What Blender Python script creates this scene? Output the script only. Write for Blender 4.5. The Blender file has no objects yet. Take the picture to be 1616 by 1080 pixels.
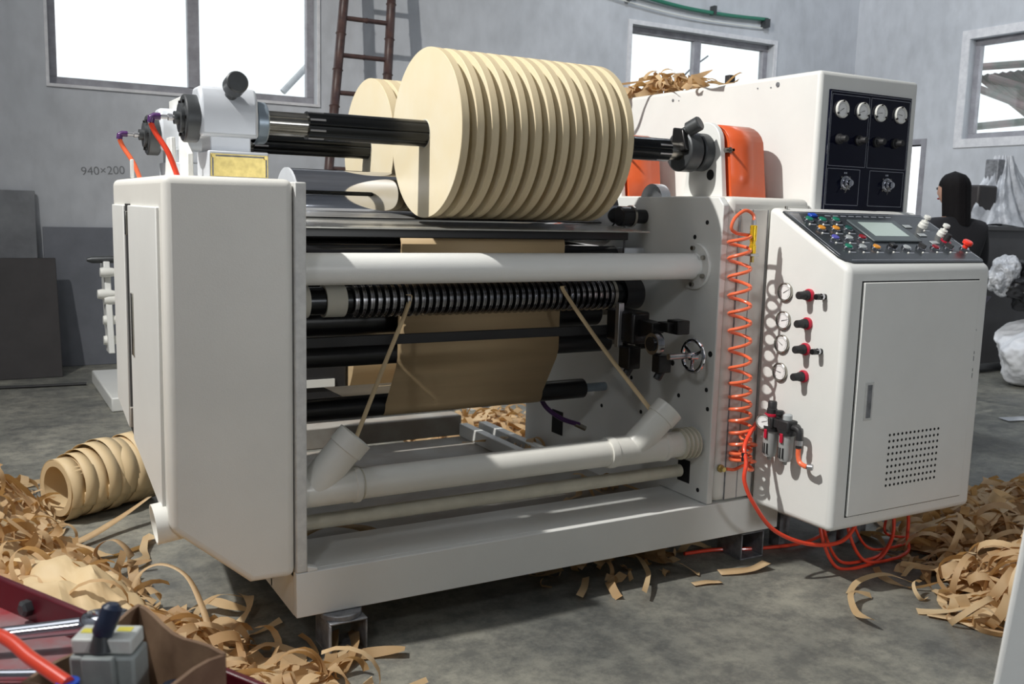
import bpy, bmesh, math, random
from mathutils import Vector, Matrix, noise
PI = math.pi
S = bpy.context.scene
C = S.collection
random.seed(7)

# ------------------------------------------------------------------ camera
cam = bpy.data.cameras.new('camera'); cam.sensor_width = 36; cam.lens = 33.5
cam.clip_start = 0.02; cam.clip_end = 200
co = bpy.data.objects.new('camera', cam); C.objects.link(co)
def look(yaw, pit, rol, h):
    cy, sy, cp, sp, cr, sr = math.cos(yaw), math.sin(yaw), math.cos(pit), math.sin(pit), math.cos(rol), math.sin(rol)
    f = Vector((sy*cp, cy*cp, -sp)); r = Vector((cy, -sy, 0)); u = r.cross(f)
    r2 = r*cr + u*sr; u2 = -r*sr + u*cr
    return Matrix(((r2.x, u2.x, -f.x, 0), (r2.y, u2.y, -f.y, 0), (r2.z, u2.z, -f.z, h), (0, 0, 0, 1)))
co.matrix_world = look(math.radians(29.728), math.radians(7.915), math.radians(1.543), 1.45)
cam.dof.use_dof = True; cam.dof.focus_distance = 3.3; cam.dof.aperture_fstop = 7.1
S.camera = co

# ------------------------------------------------------------------ light
W = bpy.data.worlds.new('sky'); S.world = W; W.use_nodes = True
bg = W.node_tree.nodes['Background']; bg.inputs[0].default_value = (0.93, 0.97, 1.0, 1); bg.inputs[1].default_value = 1.45
def aim(o, d):
    o.rotation_euler = Vector(d).to_track_quat('-Z', 'Y').to_euler()
key = bpy.data.lights.new('high_bay_lamp', 'SPOT'); key.energy = 2380; key.spot_size = math.radians(108); key.spot_blend = 1.0; key.shadow_soft_size = 0.07; key.color = (1.0, 0.975, 0.92)
ko = bpy.data.objects.new('high_bay_lamp', key); C.objects.link(ko); ko.location = (-2.5, 3.1, 6.15); aim(ko, (7.2, 1.3, -4.4))
hl = bpy.data.lights.new('fill_light_right', 'AREA'); hl.shape = 'DISK'; hl.size = 0.8; hl.energy = 135; hl.color = (0.86, 0.93, 1.0)  # added cool fill for the right and back walls, not a hall fitting
ho = bpy.data.objects.new('fill_light_right', hl); C.objects.link(ho); ho.location = (6.0, 5.6, 6.2); aim(ho, (0.8, 0.05, -0.8))
al = bpy.data.lights.new('fill_light_front', 'AREA'); al.shape = 'DISK'; al.size = 0.5; al.energy = 24; al.color = (0.95, 0.98, 1.0)  # added soft fill from behind the camera, not a real floodlight
ao = bpy.data.objects.new('fill_light_front', al); C.objects.link(ao); ao.location = (-1.6, -0.8, 3.6); aim(ao, (4.0, 3.9, -2.7))
bl = bpy.data.lights.new('fill_light_front_right', 'AREA'); bl.shape = 'DISK'; bl.size = 0.7; bl.energy = 58; bl.color = (0.95, 0.98, 1.0)  # added low fill for the forward-facing sides, not a real floodlight
bo = bpy.data.objects.new('fill_light_front_right', bl); C.objects.link(bo); bo.location = (2.8, -3.6, 1.9); aim(bo, (-0.6, 6.4, -1.1))

S.view_settings.view_transform = 'Standard'; S.view_settings.look = 'None'
S.view_settings.gamma = 1; S.view_settings.exposure = 0.0; S.view_settings.use_curve_mapping = False
S.cycles.use_denoising = True
S.cycles.max_bounces = 7; S.cycles.diffuse_bounces = 4; S.cycles.glossy_bounces = 4
S.cycles.caustics_reflective = False; S.cycles.caustics_refractive = False
S.cycles.sample_clamp_indirect = 6

# ------------------------------------------------------------------ materials
def mat(name, col, rough=0.5, metal=0.0, var=0.0, scale=6.0, col2=None, bump=0.0, bscale=60.0, spec=0.5, coat=0.0, stretch=None, emit=None, trans=0.0, alpha=1.0, rvar=0.0, detail=6):
    m = bpy.data.materials.new(name); m.use_nodes = True; nt = m.node_tree; N = nt.nodes; L = nt.links
    b = N['Principled BSDF']
    b.inputs['Base Color'].default_value = (*col, 1); b.inputs['Roughness'].default_value = rough
    b.inputs['Metallic'].default_value = metal; b.inputs['Specular IOR Level'].default_value = spec
    b.inputs['Coat Weight'].default_value = coat; b.inputs['Coat Roughness'].default_value = 0.1
    b.inputs['Transmission Weight'].default_value = trans; b.inputs['Alpha'].default_value = alpha
    tc = N.new('ShaderNodeTexCoord'); mp = N.new('ShaderNodeMapping'); L.new(tc.outputs['Object'], mp.inputs[0])
    if stretch: mp.inputs['Scale'].default_value = stretch
    if col2 is not None or var:
        if col2 is None: col2 = tuple(c*(1-var) for c in col)
        nz = N.new('ShaderNodeTexNoise'); nz.inputs['Scale'].default_value = scale; nz.inputs['Detail'].default_value = detail; nz.inputs['Roughness'].default_value = 0.6
        L.new(mp.outputs[0], nz.inputs['Vector'])
        cr = N.new('ShaderNodeValToRGB'); cr.color_ramp.elements[0].position = 0.36; cr.color_ramp.elements[1].position = 0.66
        cr.color_ramp.elements[0].color = (*col2, 1); cr.color_ramp.elements[1].color = (*col, 1)
        L.new(nz.outputs['Fac'], cr.inputs[0]); L.new(cr.outputs[0], b.inputs['Base Color'])
        if rvar:
            mr = N.new('ShaderNodeMapRange'); mr.inputs['To Min'].default_value = rough-rvar; mr.inputs['To Max'].default_value = rough+rvar
            mr.inputs['From Min'].default_value = 0.35; mr.inputs['From Max'].default_value = 0.65
            L.new(nz.outputs['Fac'], mr.inputs['Value']); L.new(mr.outputs[0], b.inputs['Roughness'])
    if bump:
        n2 = N.new('ShaderNodeTexNoise'); n2.inputs['Scale'].default_value = bscale; n2.inputs['Detail'].default_value = 4
        L.new(mp.outputs[0], n2.inputs['Vector'])
        bp = N.new('ShaderNodeBump'); bp.inputs['Strength'].default_value = bump; bp.inputs['Distance'].default_value = 0.01
        L.new(n2.outputs['Fac'], bp.inputs['Height']); L.new(bp.outputs[0], b.inputs['Normal'])
    if emit: b.inputs['Emission Color'].default_value = (*emit[:3], 1); b.inputs['Emission Strength'].default_value = emit[3]
    return m
M = {}
M['white'] = mat('white_machine_paint', (0.78, 0.785, 0.765), 0.38, var=0.05, scale=3, bump=0.05, bscale=240)
M['whitewarm'] = mat('warm_white_paint', (0.76, 0.745, 0.70), 0.42, var=0.06, scale=3, bump=0.05, bscale=240)
M['beige'] = mat('beige_panel', (0.66, 0.625, 0.585), 0.45, var=0.05, scale=4)
M['steelwhite'] = mat('scuffed_white_edge', (0.66, 0.66, 0.64), 0.5, col2=(0.55, 0.55, 0.54), scale=30, detail=8)
M['pan'] = mat('grey_brown_pan', (0.42, 0.41, 0.38), 0.55, col2=(0.33, 0.29, 0.25), scale=5)  # grey with random brown mottling, shared by pan and rear cross beam
M['pvc'] = mat('pvc_pipe', (0.80, 0.79, 0.74), 0.28, var=0.08, scale=5)
M['pvcold'] = mat('yellowed_pvc', (0.66, 0.63, 0.52), 0.4, var=0.14, scale=12)
M['black'] = mat('black_rubber', (0.012, 0.012, 0.014), 0.33, var=0.3, scale=8)
M['blackmatte'] = mat('black_matte', (0.02, 0.02, 0.022), 0.55)
M['blacksteel'] = mat('blackened_steel', (0.035, 0.034, 0.035), 0.3, 0.7, var=0.3, scale=25)
M['darkcast'] = mat('dark_cast_iron', (0.075, 0.08, 0.085), 0.42, 0.35, var=0.2, scale=20)
M['chrome'] = mat('chrome', (0.62, 0.63, 0.68), 0.05, 1.0)
M['shaftblack'] = mat('anodised_black', (0.03, 0.032, 0.034), 0.26, 0.85)
M['steel'] = mat('machined_steel', (0.42, 0.40, 0.36), 0.26, 1.0, var=0.15, scale=30)
M['ringsteel'] = mat('dark_ring_steel', (0.36, 0.36, 0.38), 0.22, 1.0)
M['alu'] = mat('aluminium', (0.50, 0.50, 0.52), 0.38, 0.9, var=0.1, scale=12)
M['deck'] = mat('scuffed_deck_steel', (0.50, 0.49, 0.45), 0.25, 0.35, col2=(0.28, 0.27, 0.24), scale=14, stretch=(0.4, 4, 1))
M['bluegrey'] = mat('blue_grey_metal', (0.30, 0.36, 0.42), 0.35, 0.6)
M['greycast'] = mat('pale_cast_paint', (0.66, 0.69, 0.74), 0.33, 0.1, var=0.06, scale=10)
M['brass'] = mat('brass_plate', (0.56, 0.44, 0.16), 0.35, 0.75, col2=(0.42, 0.33, 0.12), scale=45)
M['brassbright'] = mat('yellow_anodised', (0.85, 0.55, 0.03), 0.25, 0.6)
M['kraft'] = mat('kraft_paper', (0.70, 0.535, 0.315), 0.6, var=0.07, scale=4)
M['kraftweb'] = mat('kraft_paper_web', (0.64, 0.47, 0.27), 0.6, var=0.12, scale=3, stretch=(0.3, 1, 6))
M['kraftface'] = mat('kraft_reel_face', (0.77, 0.69, 0.52), 0.42, col2=(0.75, 0.65, 0.45), scale=5)
M['kraftdark'] = mat('dark_brown_kraft', (0.45, 0.28, 0.12), 0.7, var=0.4, scale=14)  # darker brown kraft with random mottling
M['scrap'] = mat('kraft_trim', (0.74, 0.58, 0.36), 0.6, col2=(0.62, 0.44, 0.24), scale=5)
def papermat():
    m = M['scrap']; nt = m.node_tree; N = nt.nodes; L = nt.links; b = N['Principled BSDF']; src = b.inputs['Base Color'].links[0].from_socket
    g = N.new('ShaderNodeNewGeometry'); cr = N.new('ShaderNodeValToRGB'); cr.color_ramp.elements[0].color = (0.62, 0.52, 0.42, 1); cr.color_ramp.elements[1].color = (1.1, 1.12, 1.15, 1)
    L.new(g.outputs['Random Per Island'], cr.inputs[0])
    mx = N.new('ShaderNodeMix'); mx.data_type = 'RGBA'; mx.blend_type = 'MULTIPLY'; mx.inputs[0].default_value = 1
    L.new(src, mx.inputs[6]); L.new(cr.outputs[0], mx.inputs[7]); L.new(mx.outputs[2], b.inputs['Base Color'])
    t = N.new('ShaderNodeBsdfTranslucent'); t.inputs[0].default_value = (0.75, 0.42, 0.14, 1); ms = N.new('ShaderNodeMixShader'); ms.inputs[0].default_value = 0.28
    L.new(b.outputs[0], ms.inputs[1]); L.new(t.outputs[0], ms.inputs[2]); L.new(ms.outputs[0], N['Material Output'].inputs['Surface'])
papermat()
M['kraftrim'] = mat('kraft_reel_edge', (0.64, 0.535, 0.35), 0.6, col2=(0.57, 0.47, 0.30), scale=2, stretch=(40, 2, 2))
M['tube'] = mat('cardboard_core', (0.62, 0.60, 0.52), 0.7)
M['coral'] = mat('coral_air_hose', (0.90, 0.17, 0.07), 0.35, coat=0.3)
M['redhose'] = mat('red_air_hose', (0.85, 0.07, 0.03), 0.3, coat=0.4)
M['orange'] = mat('orange_guard_paint', (0.68, 0.125, 0.04), 0.32, col2=(0.60, 0.095, 0.028), scale=3)
M['redpaint'] = mat('dark_red_paint', (0.13, 0.008, 0.018), 0.35, col2=(0.09, 0.006, 0.013), scale=9, rvar=0.1)
M['redworn'] = mat('worn_red_tray', (0.30, 0.27, 0.28), 0.45, col2=(0.42, 0.04, 0.05), scale=6, rvar=0.1)
M['red'] = mat('crimson_plastic', (0.50, 0.012, 0.04), 0.35)
M['redbright'] = mat('bright_red_plastic', (0.95, 0.05, 0.03), 0.25)
M['darkred'] = mat('dark_red_lens', (0.30, 0.01, 0.02), 0.2)
M['green'] = mat('green_lens', (0.02, 0.22, 0.14), 0.2)
M['amber'] = mat('amber_lens', (0.80, 0.33, 0.04), 0.25)
M['blue'] = mat('blue_lens', (0.12, 0.12, 0.50), 0.2)
M['clear'] = mat('clear_grey_lens', (0.42, 0.45, 0.46), 0.2)
M['darkgreen'] = mat('dark_green_lens', (0.02, 0.10, 0.09), 0.2)
M['whiteplastic'] = mat('white_plastic', (0.80, 0.80, 0.76), 0.35)
M['panel'] = mat('dark_grey_control_panel', (0.045, 0.052, 0.06), 0.22, var=0.2, scale=4)
M['bezel'] = mat('screen_bezel', (0.10, 0.12, 0.13), 0.3)
M['screen'] = mat('pale_green_screen', (0.55, 0.66, 0.62), 0.15)
M['acrylic'] = mat('blue_black_acrylic', (0.004, 0.005, 0.016), 0.04, spec=0.3)
M['line'] = mat('panel_line_print', (0.35, 0.37, 0.42), 0.4)
M['dial'] = mat('gauge_face', (0.85, 0.85, 0.85), 0.4)
M['bowl'] = mat('grey_filter_bowl', (0.36, 0.37, 0.37), 0.35, coat=0.2)
M['purple'] = mat('purple_fitting', (0.07, 0.02, 0.11), 0.3)
M['dark'] = mat('dark_hole', (0.008, 0.008, 0.009), 0.9)
M['galv'] = mat('grey_weathered_steel', (0.30, 0.31, 0.33), 0.55, 0.4, col2=(0.16, 0.165, 0.18), scale=26, bump=0.15, bscale=90)
M['carton'] = mat('brown_cardboard', (0.26, 0.165, 0.10), 0.75, col2=(0.17, 0.10, 0.06), scale=12, bump=0.1, bscale=40)
M['valve'] = mat('grey_die_cast', (0.33, 0.36, 0.355), 0.45, var=0.2, scale=30)
M['valveplate'] = mat('pale_valve_cap', (0.68, 0.70, 0.67), 0.4, var=0.15, scale=30)
M['navy'] = mat('navy_plastic', (0.02, 0.03, 0.06), 0.35)
M['bluering'] = mat('blue_ring', (0.02, 0.08, 0.5), 0.3)
M['yellow'] = mat('yellow_sticker', (0.80, 0.70, 0.10), 0.5)
M['bamboo'] = mat('brown_bamboo', (0.10, 0.055, 0.045), 0.45, col2=(0.055, 0.03, 0.03), scale=12)
M['sheetgrey'] = mat('grey_board', (0.24, 0.25, 0.265), 0.6, col2=(0.16, 0.165, 0.18), scale=3.5)
M['sheetblue'] = mat('blue_grey_board', (0.19, 0.20, 0.23), 0.55, col2=(0.15, 0.16, 0.185), scale=3)
M['sheetbrown'] = mat('dark_brown_board', (0.034, 0.029, 0.030), 0.55, var=0.3, scale=5)
M['skirt'] = mat('dark_skirting', (0.045, 0.048, 0.055), 0.7, var=0.3, scale=6)
M['frame'] = mat('window_frame_alu', (0.40, 0.395, 0.43), 0.5, 0.2, col2=(0.29, 0.285, 0.31), scale=8)
M['reveal'] = mat('window_reveal_plaster', (0.80, 0.80, 0.82), 0.8, col2=(0.66, 0.66, 0.69), scale=12)
M['greenpipe'] = mat('green_pipe', (0.03, 0.20, 0.13), 0.4)
M['skin'] = mat('skin', (0.55, 0.32, 0.24), 0.5)
M['hair'] = mat('black_hair', (0.006, 0.005, 0.006), 0.6, spec=0.15, stretch=(12, 12, 1), bump=0.4, bscale=30)
M['cloth'] = mat('black_jacket', (0.014, 0.014, 0.018), 0.85, bump=0.2, bscale=30)
M['trousers'] = mat('dark_trousers', (0.03, 0.03, 0.045), 0.85)
M['film'] = mat('white_plastic_film', (0.72, 0.74, 0.78), 0.35, col2=(0.50, 0.52, 0.56), scale=9, bump=0.6, bscale=22, alpha=0.86)
M['sack'] = mat('white_woven_sack', (0.80, 0.82, 0.86), 0.55, col2=(0.70, 0.72, 0.77), scale=5, bump=0.5, bscale=9)
M['tarp'] = mat('black_tarp', (0.022, 0.022, 0.025), 0.45, var=0.3, scale=8, bump=0.6, bscale=14)
M['cabgrey'] = mat('dark_grey_cabinet', (0.10, 0.10, 0.105), 0.5, var=0.15, scale=4)
M['tin'] = mat('rusty_tin_roof', (0.36, 0.28, 0.27), 0.7, col2=(0.22, 0.25, 0.22), scale=4)
M['glass'] = None
def glassmat():
    m = bpy.data.materials.new('window_glass'); m.use_nodes = True; nt = m.node_tree; N = nt.nodes; L = nt.links
    N.remove(N['Principled BSDF']); o = N['Material Output']
    t = N.new('ShaderNodeBsdfTransparent'); g = N.new('ShaderNodeBsdfGlossy'); g.inputs['Roughness'].default_value = 0.03
    t.inputs[0].default_value = (0.96, 0.98, 0.98, 1)
    mx = N.new('ShaderNodeMixShader'); mx.inputs[0].default_value = 0.05
    L.new(t.outputs[0], mx.inputs[1]); L.new(g.outputs[0], mx.inputs[2]); L.new(mx.outputs[0], o.inputs['Surface']); return m
M['glass'] = glassmat()
def wallmat():
    m = mat('limewashed_wall', (0.64, 0.66, 0.70), 0.85, col2=(0.52, 0.54, 0.575), scale=0.8, bump=0.2, bscale=9)
    nt = m.node_tree; N = nt.nodes; L = nt.links; b = N['Principled BSDF']; src = b.inputs['Base Color'].links[0].from_socket
    tc = N.new('ShaderNodeTexCoord'); mp = N.new('ShaderNodeMapping'); mp.inputs['Scale'].default_value = (3, 3, 1.6); L.new(tc.outputs['Object'], mp.inputs[0])
    nz = N.new('ShaderNodeTexNoise'); nz.inputs['Scale'].default_value = 2.2; nz.inputs['Detail'].default_value = 9; L.new(mp.outputs[0], nz.inputs['Vector'])
    cr = N.new('ShaderNodeValToRGB'); cr.color_ramp.elements[0].position = 0.3; cr.color_ramp.elements[0].color = (0.88, 0.88, 0.88, 1); cr.color_ramp.elements[1].position = 0.6; cr.color_ramp.elements[1].color = (1, 1, 1, 1)
    L.new(nz.outputs['Fac'], cr.inputs[0])
    mx = N.new('ShaderNodeMix'); mx.data_type = 'RGBA'; mx.blend_type = 'MULTIPLY'; mx.inputs[0].default_value = 1
    L.new(src, mx.inputs[6]); L.new(cr.outputs[0], mx.inputs[7]); L.new(mx.outputs[2], b.inputs['Base Color']); return m
M['wall'] = wallmat()
def floormat():
    m = mat('worn_concrete', (0.265, 0.262, 0.232), 0.5, col2=(0.13, 0.135, 0.13), scale=1.3, bump=0.12, bscale=35, rvar=0.14, detail=9)
    nt = m.node_tree; N = nt.nodes; L = nt.links; b = N['Principled BSDF']; src = b.inputs['Base Color'].links[0].from_socket
    tc = N.new('ShaderNodeTexCoord')
    nz = N.new('ShaderNodeTexNoise'); nz.inputs['Scale'].default_value = 7; nz.inputs['Detail'].default_value = 12; nz.inputs['Roughness'].default_value = 0.82; L.new(tc.outputs['Object'], nz.inputs['Vector'])
    cr = N.new('ShaderNodeValToRGB'); cr.color_ramp.elements[0].position = 0.42; cr.color_ramp.elements[0].color = (0.66, 0.66, 0.66, 1); cr.color_ramp.elements[1].position = 0.58; cr.color_ramp.elements[1].color = (1.25, 1.22, 1.15, 1)
    L.new(nz.outputs['Fac'], cr.inputs[0])
    mx = N.new('ShaderNodeMix'); mx.data_type = 'RGBA'; mx.blend_type = 'MULTIPLY'; mx.inputs[0].default_value = 1
    L.new(src, mx.inputs[6]); L.new(cr.outputs[0], mx.inputs[7]); L.new(mx.outputs[2], b.inputs['Base Color']); return m
M['floor'] = floormat()

# ------------------------------------------------------------------ mesh helpers
def BM(): return bmesh.new()
def org(p):
    v = Vector((0, 0, 0))
    while p is not None: v += p.location; p = p.parent
    return v
def obj(name, bm, m, parent=None, sm=35, bev=0, seg=2, **k):
    me = bpy.data.meshes.new(name)
    bmesh.ops.recalc_face_normals(bm, faces=bm.faces[:])
    if parent is not None: bmesh.ops.translate(bm, verts=bm.verts[:], vec=-org(parent))
    bm.to_mesh(me); bm.free()
    me.materials.append(M[m] if isinstance(m, str) else m)
    if sm: me.shade_smooth(); me.set_sharp_from_angle(angle=math.radians(sm))
    o = bpy.data.objects.new(name, me); C.objects.link(o); o.parent = parent
    if bev:
        md = o.modifiers.new('bevel', 'BEVEL'); md.width = bev; md.segments = seg; md.limit_method = 'ANGLE'; md.angle_limit = math.radians(40); md.harden_normals = False
    for a, b in k.items(): o[a] = b
    return o
def thing(name, label, cat, loc=(0, 0, 0), group=None):
    o = bpy.data.objects.new(name, None); C.objects.link(o); o.location = loc; o.empty_display_size = 0.05
    o['label'] = label; o['category'] = cat
    if group: o['group'] = group
    bpy.context.view_layer.update()
    return o
def tag(o, label, cat, group=None, kind=None):
    o['label'] = label; o['category'] = cat
    if group: o['group'] = group
    if kind: o['kind'] = kind
    return o
def struct(name, bm, m, parent=None, **k):
    o = obj(name, bm, m, parent, **k)
    if parent is None: o['kind'] = 'structure'
    return o
def dup(o, parent=None, off=(0, 0, 0)):
    c = o.copy(); C.objects.link(c); c.parent = parent
    if parent is None: c.location = o.location + Vector(off)
    for ch in [x for x in S.objects if x.parent == o]: dup(ch, c)
    return c
def box(bm, x0, x1, y0, y1, z0, z1):
    vs = [bm.verts.new((x, y, z)) for z in (z0, z1) for x, y in ((x0, y0), (x1, y0), (x1, y1), (x0, y1))]
    for f in ((3, 2, 1, 0), (4, 5, 6, 7), (0, 1, 5, 4), (1, 2, 6, 5), (2, 3, 7, 6), (3, 0, 4, 7)): bm.faces.new([vs[i] for i in f])
    return bm
def B(*a): return box(BM(), *a)
def basis(d):
    d = Vector(d).normalized(); a = Vector((0, 0, 1)) if abs(d.z) < 0.9 else Vector((1, 0, 0))
    u = d.cross(a).normalized(); v = d.cross(u).normalized(); return u, v
def cyl(bm, p0, p1, r, r2=None, n=32, cap=True):
    p0 = Vector(p0); p1 = Vector(p1); r2 = r if r2 is None else r2; u, v = basis(p1-p0)
    A = [bm.verts.new(p0+(u*math.cos(t)+v*math.sin(t))*r) for t in [2*PI*i/n for i in range(n)]]
    D = [bm.verts.new(p1+(u*math.cos(t)+v*math.sin(t))*r2) for t in [2*PI*i/n for i in range(n)]]
    for i in range(n): bm.faces.new((A[i], A[(i+1) % n], D[(i+1) % n], D[i]))
    if cap: bm.faces.new(A[::-1]); bm.faces.new(D)
    return bm
def lathe(bm, p0, axis, prof, n=32, close=False):
    # prof: list of (distance along axis, radius)
    p0 = Vector(p0); d = Vector(axis).normalized(); u, v = basis(d); rings = []
    for a, r in prof:
        if r < 1e-6: rings.append([bm.verts.new(p0+d*a)])
        else: rings.append([bm.verts.new(p0+d*a+(u*math.cos(2*PI*i/n)+v*math.sin(2*PI*i/n))*r) for i in range(n)])
    if close: rings.append(rings[0])
    for A, D in zip(rings, rings[1:]):
        for i in range(n):
            j = (i+1) % n
            if len(A) == 1 and len(D) == 1: continue
            if len(A) == 1: bm.faces.new((A[0], D[j], D[i]))
            elif len(D) == 1: bm.faces.new((A[i], A[j], D[0]))
            else: bm.faces.new((A[i], A[j], D[j], D[i]))
    return bm
def tube(bm, pts, r, n=10, cap=True):
    pts = [Vector(p) for p in pts]; rings = []; pu = None
    for i, p in enumerate(pts):
        d = (pts[min(i+1, len(pts)-1)]-pts[max(i-1, 0)]).normalized()
        if pu is None: u, v = basis(d)
        else:
            u = (pu-d*pu.dot(d)).normalized(); v = d.cross(u)
        pu = u; rr = r[i] if isinstance(r, (list, tuple)) else r
        rings.append([bm.verts.new(p+(u*math.cos(2*PI*k/n)+v*math.sin(2*PI*k/n))*rr) for k in range(n)])
    for A, D in zip(rings, rings[1:]):
        for k in range(n): bm.faces.new((A[k], A[(k+1) % n], D[(k+1) % n], D[k]))
    if cap: bm.faces.new(rings[0][::-1]); bm.faces.new(rings[-1])
    return bm
def spline(P, n=8):
    P = [Vector(p) for p in P]; out = []
    for i in range(len(P)-1):
        a = P[max(i-1, 0)]; b = P[i]; c = P[i+1]; d = P[min(i+2, len(P)-1)]
        for k in range(n):
            t = k/n; out.append(0.5*((2*b)+(c-a)*t+(2*a-5*b+4*c-d)*t*t+(3*b-a-3*c+d)*t**3))
    out.append(P[-1]); return out
def prism(bm, pts, axis, a0, a1):
    # pts in the two other axes (in xyz order); extruded along axis
    def mk(p, a):
        return {'X': (a, p[0], p[1]), 'Y': (p[0], a, p[1]), 'Z': (p[0], p[1], a)}[axis]
    A = [bm.verts.new(mk(p, a0)) for p in pts]; D = [bm.verts.new(mk(p, a1)) for p in pts]; n = len(pts)
    bm.faces.new(A[::-1]); bm.faces.new(D)
    for i in range(n): bm.faces.new((A[i], A[(i+1) % n], D[(i+1) % n], D[i]))
    return bm
def hexa(bm, lo, hi):
    A = [bm.verts.new(p) for p in lo]; D = [bm.verts.new(p) for p in hi]
    bm.faces.new(A[::-1]); bm.faces.new(D)
    for i in range(len(A)): bm.faces.new((A[i], A[(i+1) % len(A)], D[(i+1) % len(A)], D[i]))
    return bm
def sheet(bm, path, w0, w1, axis='X', th=0.0):
    # path in the YZ plane swept between x = w0 and x = w1
    A = [bm.verts.new((w0, p[0], p[1])) for p in path]; D = [bm.verts.new((w1, p[0], p[1])) for p in path]
    for i in range(len(path)-1): bm.faces.new((A[i], A[i+1], D[i+1], D[i]))
    return bm
def solid(o, t, off=0):
    md = o.modifiers.new('solid', 'SOLIDIFY'); md.thickness = t; md.offset = off; return o
def sphere(bm, c, r, sc=(1, 1, 1), n=16):
    m = Matrix.Translation(c) @ Matrix.Diagonal((sc[0], sc[1], sc[2], 1))
    bmesh.ops.create_uvsphere(bm, u_segments=n, v_segments=max(6, n//2), radius=r, matrix=m); return bm
def ico(bm, c, r, sub=3, sc=(1, 1, 1)):
    m = Matrix.Translation(c) @ Matrix.Diagonal((sc[0], sc[1], sc[2], 1))
    return bmesh.ops.create_icosphere(bm, subdivisions=sub, radius=r, matrix=m)['verts']
def lumpy(bm, amp, fr, seed=0):
    bm.normal_update()
    for v in bm.verts: v.co += v.normal*noise.noise(v.co*fr+Vector((seed, seed*2.3, 0)))*amp
def words(name, txt, size, loc, rot, m, parent):
    cu = bpy.data.curves.new(name, 'FONT'); cu.body = txt; cu.size = size; cu.extrude = 0.0004
    t = bpy.data.objects.new(name, cu); C.objects.link(t); bpy.context.view_layer.update()
    me = bpy.data.meshes.new_from_object(t.evaluated_get(bpy.context.evaluated_depsgraph_get()))
    C.objects.unlink(t); bpy.data.objects.remove(t)
    me.transform(Matrix.Translation(loc) @ rot); me.transform(Matrix.Translation(-org(parent)))
    me.materials.clear(); me.materials.append(M[m]); o = bpy.data.objects.new(name, me); C.objects.link(o); o.parent = parent; return o

# ------------------------------------------------------------------ room
XR, YB, ZC, XL, YF = 10.31, 9.1, 6.4, -4.2, -4.0
struct('floor', B(XL-0.3, XR+0.3, YF-0.3, YB+0.3, -0.2, 0), 'floor', sm=0)
def holed_wall(axis, a0, a1, lo, hi, z1, holes):
    # wall slab between a0..a1 (thickness); lo..hi along; holes = [(u0, u1, z0, z1)] cut out by tiling
    bm = BM(); us = sorted({lo, hi, *[h[0] for h in holes], *[h[1] for h in holes]})
    for u0, u1 in zip(us, us[1:]):
        hs = sorted([(h[2], h[3]) for h in holes if h[0] <= u0 and h[1] >= u1]); z = 0
        for a, b in hs+[(z1, z1)]:
            if a > z:
                if axis == 'Y': box(bm, u0, u1, a0, a1, z, a)
                else: box(bm, a0, a1, u0, u1, z, a)
            z = b
    bmesh.ops.remove_doubles(bm, verts=bm.verts[:], dist=1e-5)
    return bm
W1 = (0.65, 2.97, 2.40, 3.75); W2 = (6.65, 8.84, 2.30, 3.57); W3 = (5.2, 7.42, 2.42, 3.57); DR = (7.97, 8.85, 0.0, 2.38)
struct('wall_back', holed_wall('Y', YB, YB+0.25, XL-0.3, XR+0.25, ZC, [W1, W2]), 'wall', sm=0)
struct('wall_right', holed_wall('X', XR, XR+0.25, YF, YB, ZC, [W3, DR]), 'wall', sm=0)
struct('wall_left', B(XL-0.25, XL, YF, YB, 0, ZC), 'wall', sm=0)
struct('wall_front', B(XL-0.25, XR+0.25, YF-0.25, YF, 0, ZC), 'wall', sm=0)
bm = BM()
SK = (-3.7, 0.75, 0.9, 5.2)  # roof opening out of view, added and sized to let light in
box(bm, XL-0.3, SK[0], YF-0.3, YB+0.3, ZC, ZC+0.15); box(bm, SK[1], XR+0.3, YF-0.3, YB+0.3, ZC, ZC+0.15)
box(bm, SK[0], SK[1], YF-0.3, SK[2], ZC, ZC+0.15); box(bm, SK[0], SK[1], SK[3], YB+0.3, ZC, ZC+0.15)
struct('ceiling', bm, 'wall', sm=0)
def window(n, axis, h, pos, mull, sw):
    u0, u1, z0, z1 = h; bm = BM(); f = 0.07
    def bx(bm, a, b, c, d, e, g):
        box(bm, a, b, c, d, e, g) if axis == 'Y' else box(bm, c, d, a, b, e, g)
    p0, p1 = pos+0.10, pos+0.17
    for q in ((u0, u1, z0, z0+f), (u0, u1, z1-f, z1), (u0, u0+f, z0+f, z1-f), (u1-f, u1, z0+f, z1-f)): bx(bm, q[0], q[1], p0, p1, q[2], q[3])
    root = struct('window_%d' % n, bm, 'frame', sm=0, bev=0.004)
    g = BM()
    for a, b in zip([u0+f]+mull, mull+[u1-f]): bx(g, a+0.01, b-0.01, pos+0.125, pos+0.129, z0+f, z1-f)
    obj('pane', g, 'glass', root, sm=0)
    g = BM()
    for a in mull: bx(g, a-0.05, a+0.05, pos+0.09, pos+0.16, z0+f, z1-f)
    obj('mullion', g, 'frame', root, sm=0)
    g = BM(); bx(g, u0-sw, u1+sw, pos-0.018, pos, z0-sw, z0); bx(g, u0-sw, u0, pos-0.018, pos, z0, z1+sw); bx(g, u1, u1+sw, pos-0.018, pos, z0, z1+sw); bx(g, u0, u1, pos-0.018, pos, z1, z1+sw)
    obj('window_surround', g, 'reveal', root, sm=0)
window(1, 'Y', W1, YB, [1.85], 0.025)
window(2, 'Y', W2, YB, [7.70], 0.05)
window(3, 'X', W3, XR, [6.3], 0.10)
bm = BM(); box(bm, XR-0.01, XR+0.2, 7.90, 7.97, 0, 2.45); box(bm, XR-0.01, XR+0.2, 8.85, 8.92, 0, 2.45); box(bm, XR-0.01, XR+0.2, 7.97, 8.85, 2.38, 2.45)
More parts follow.
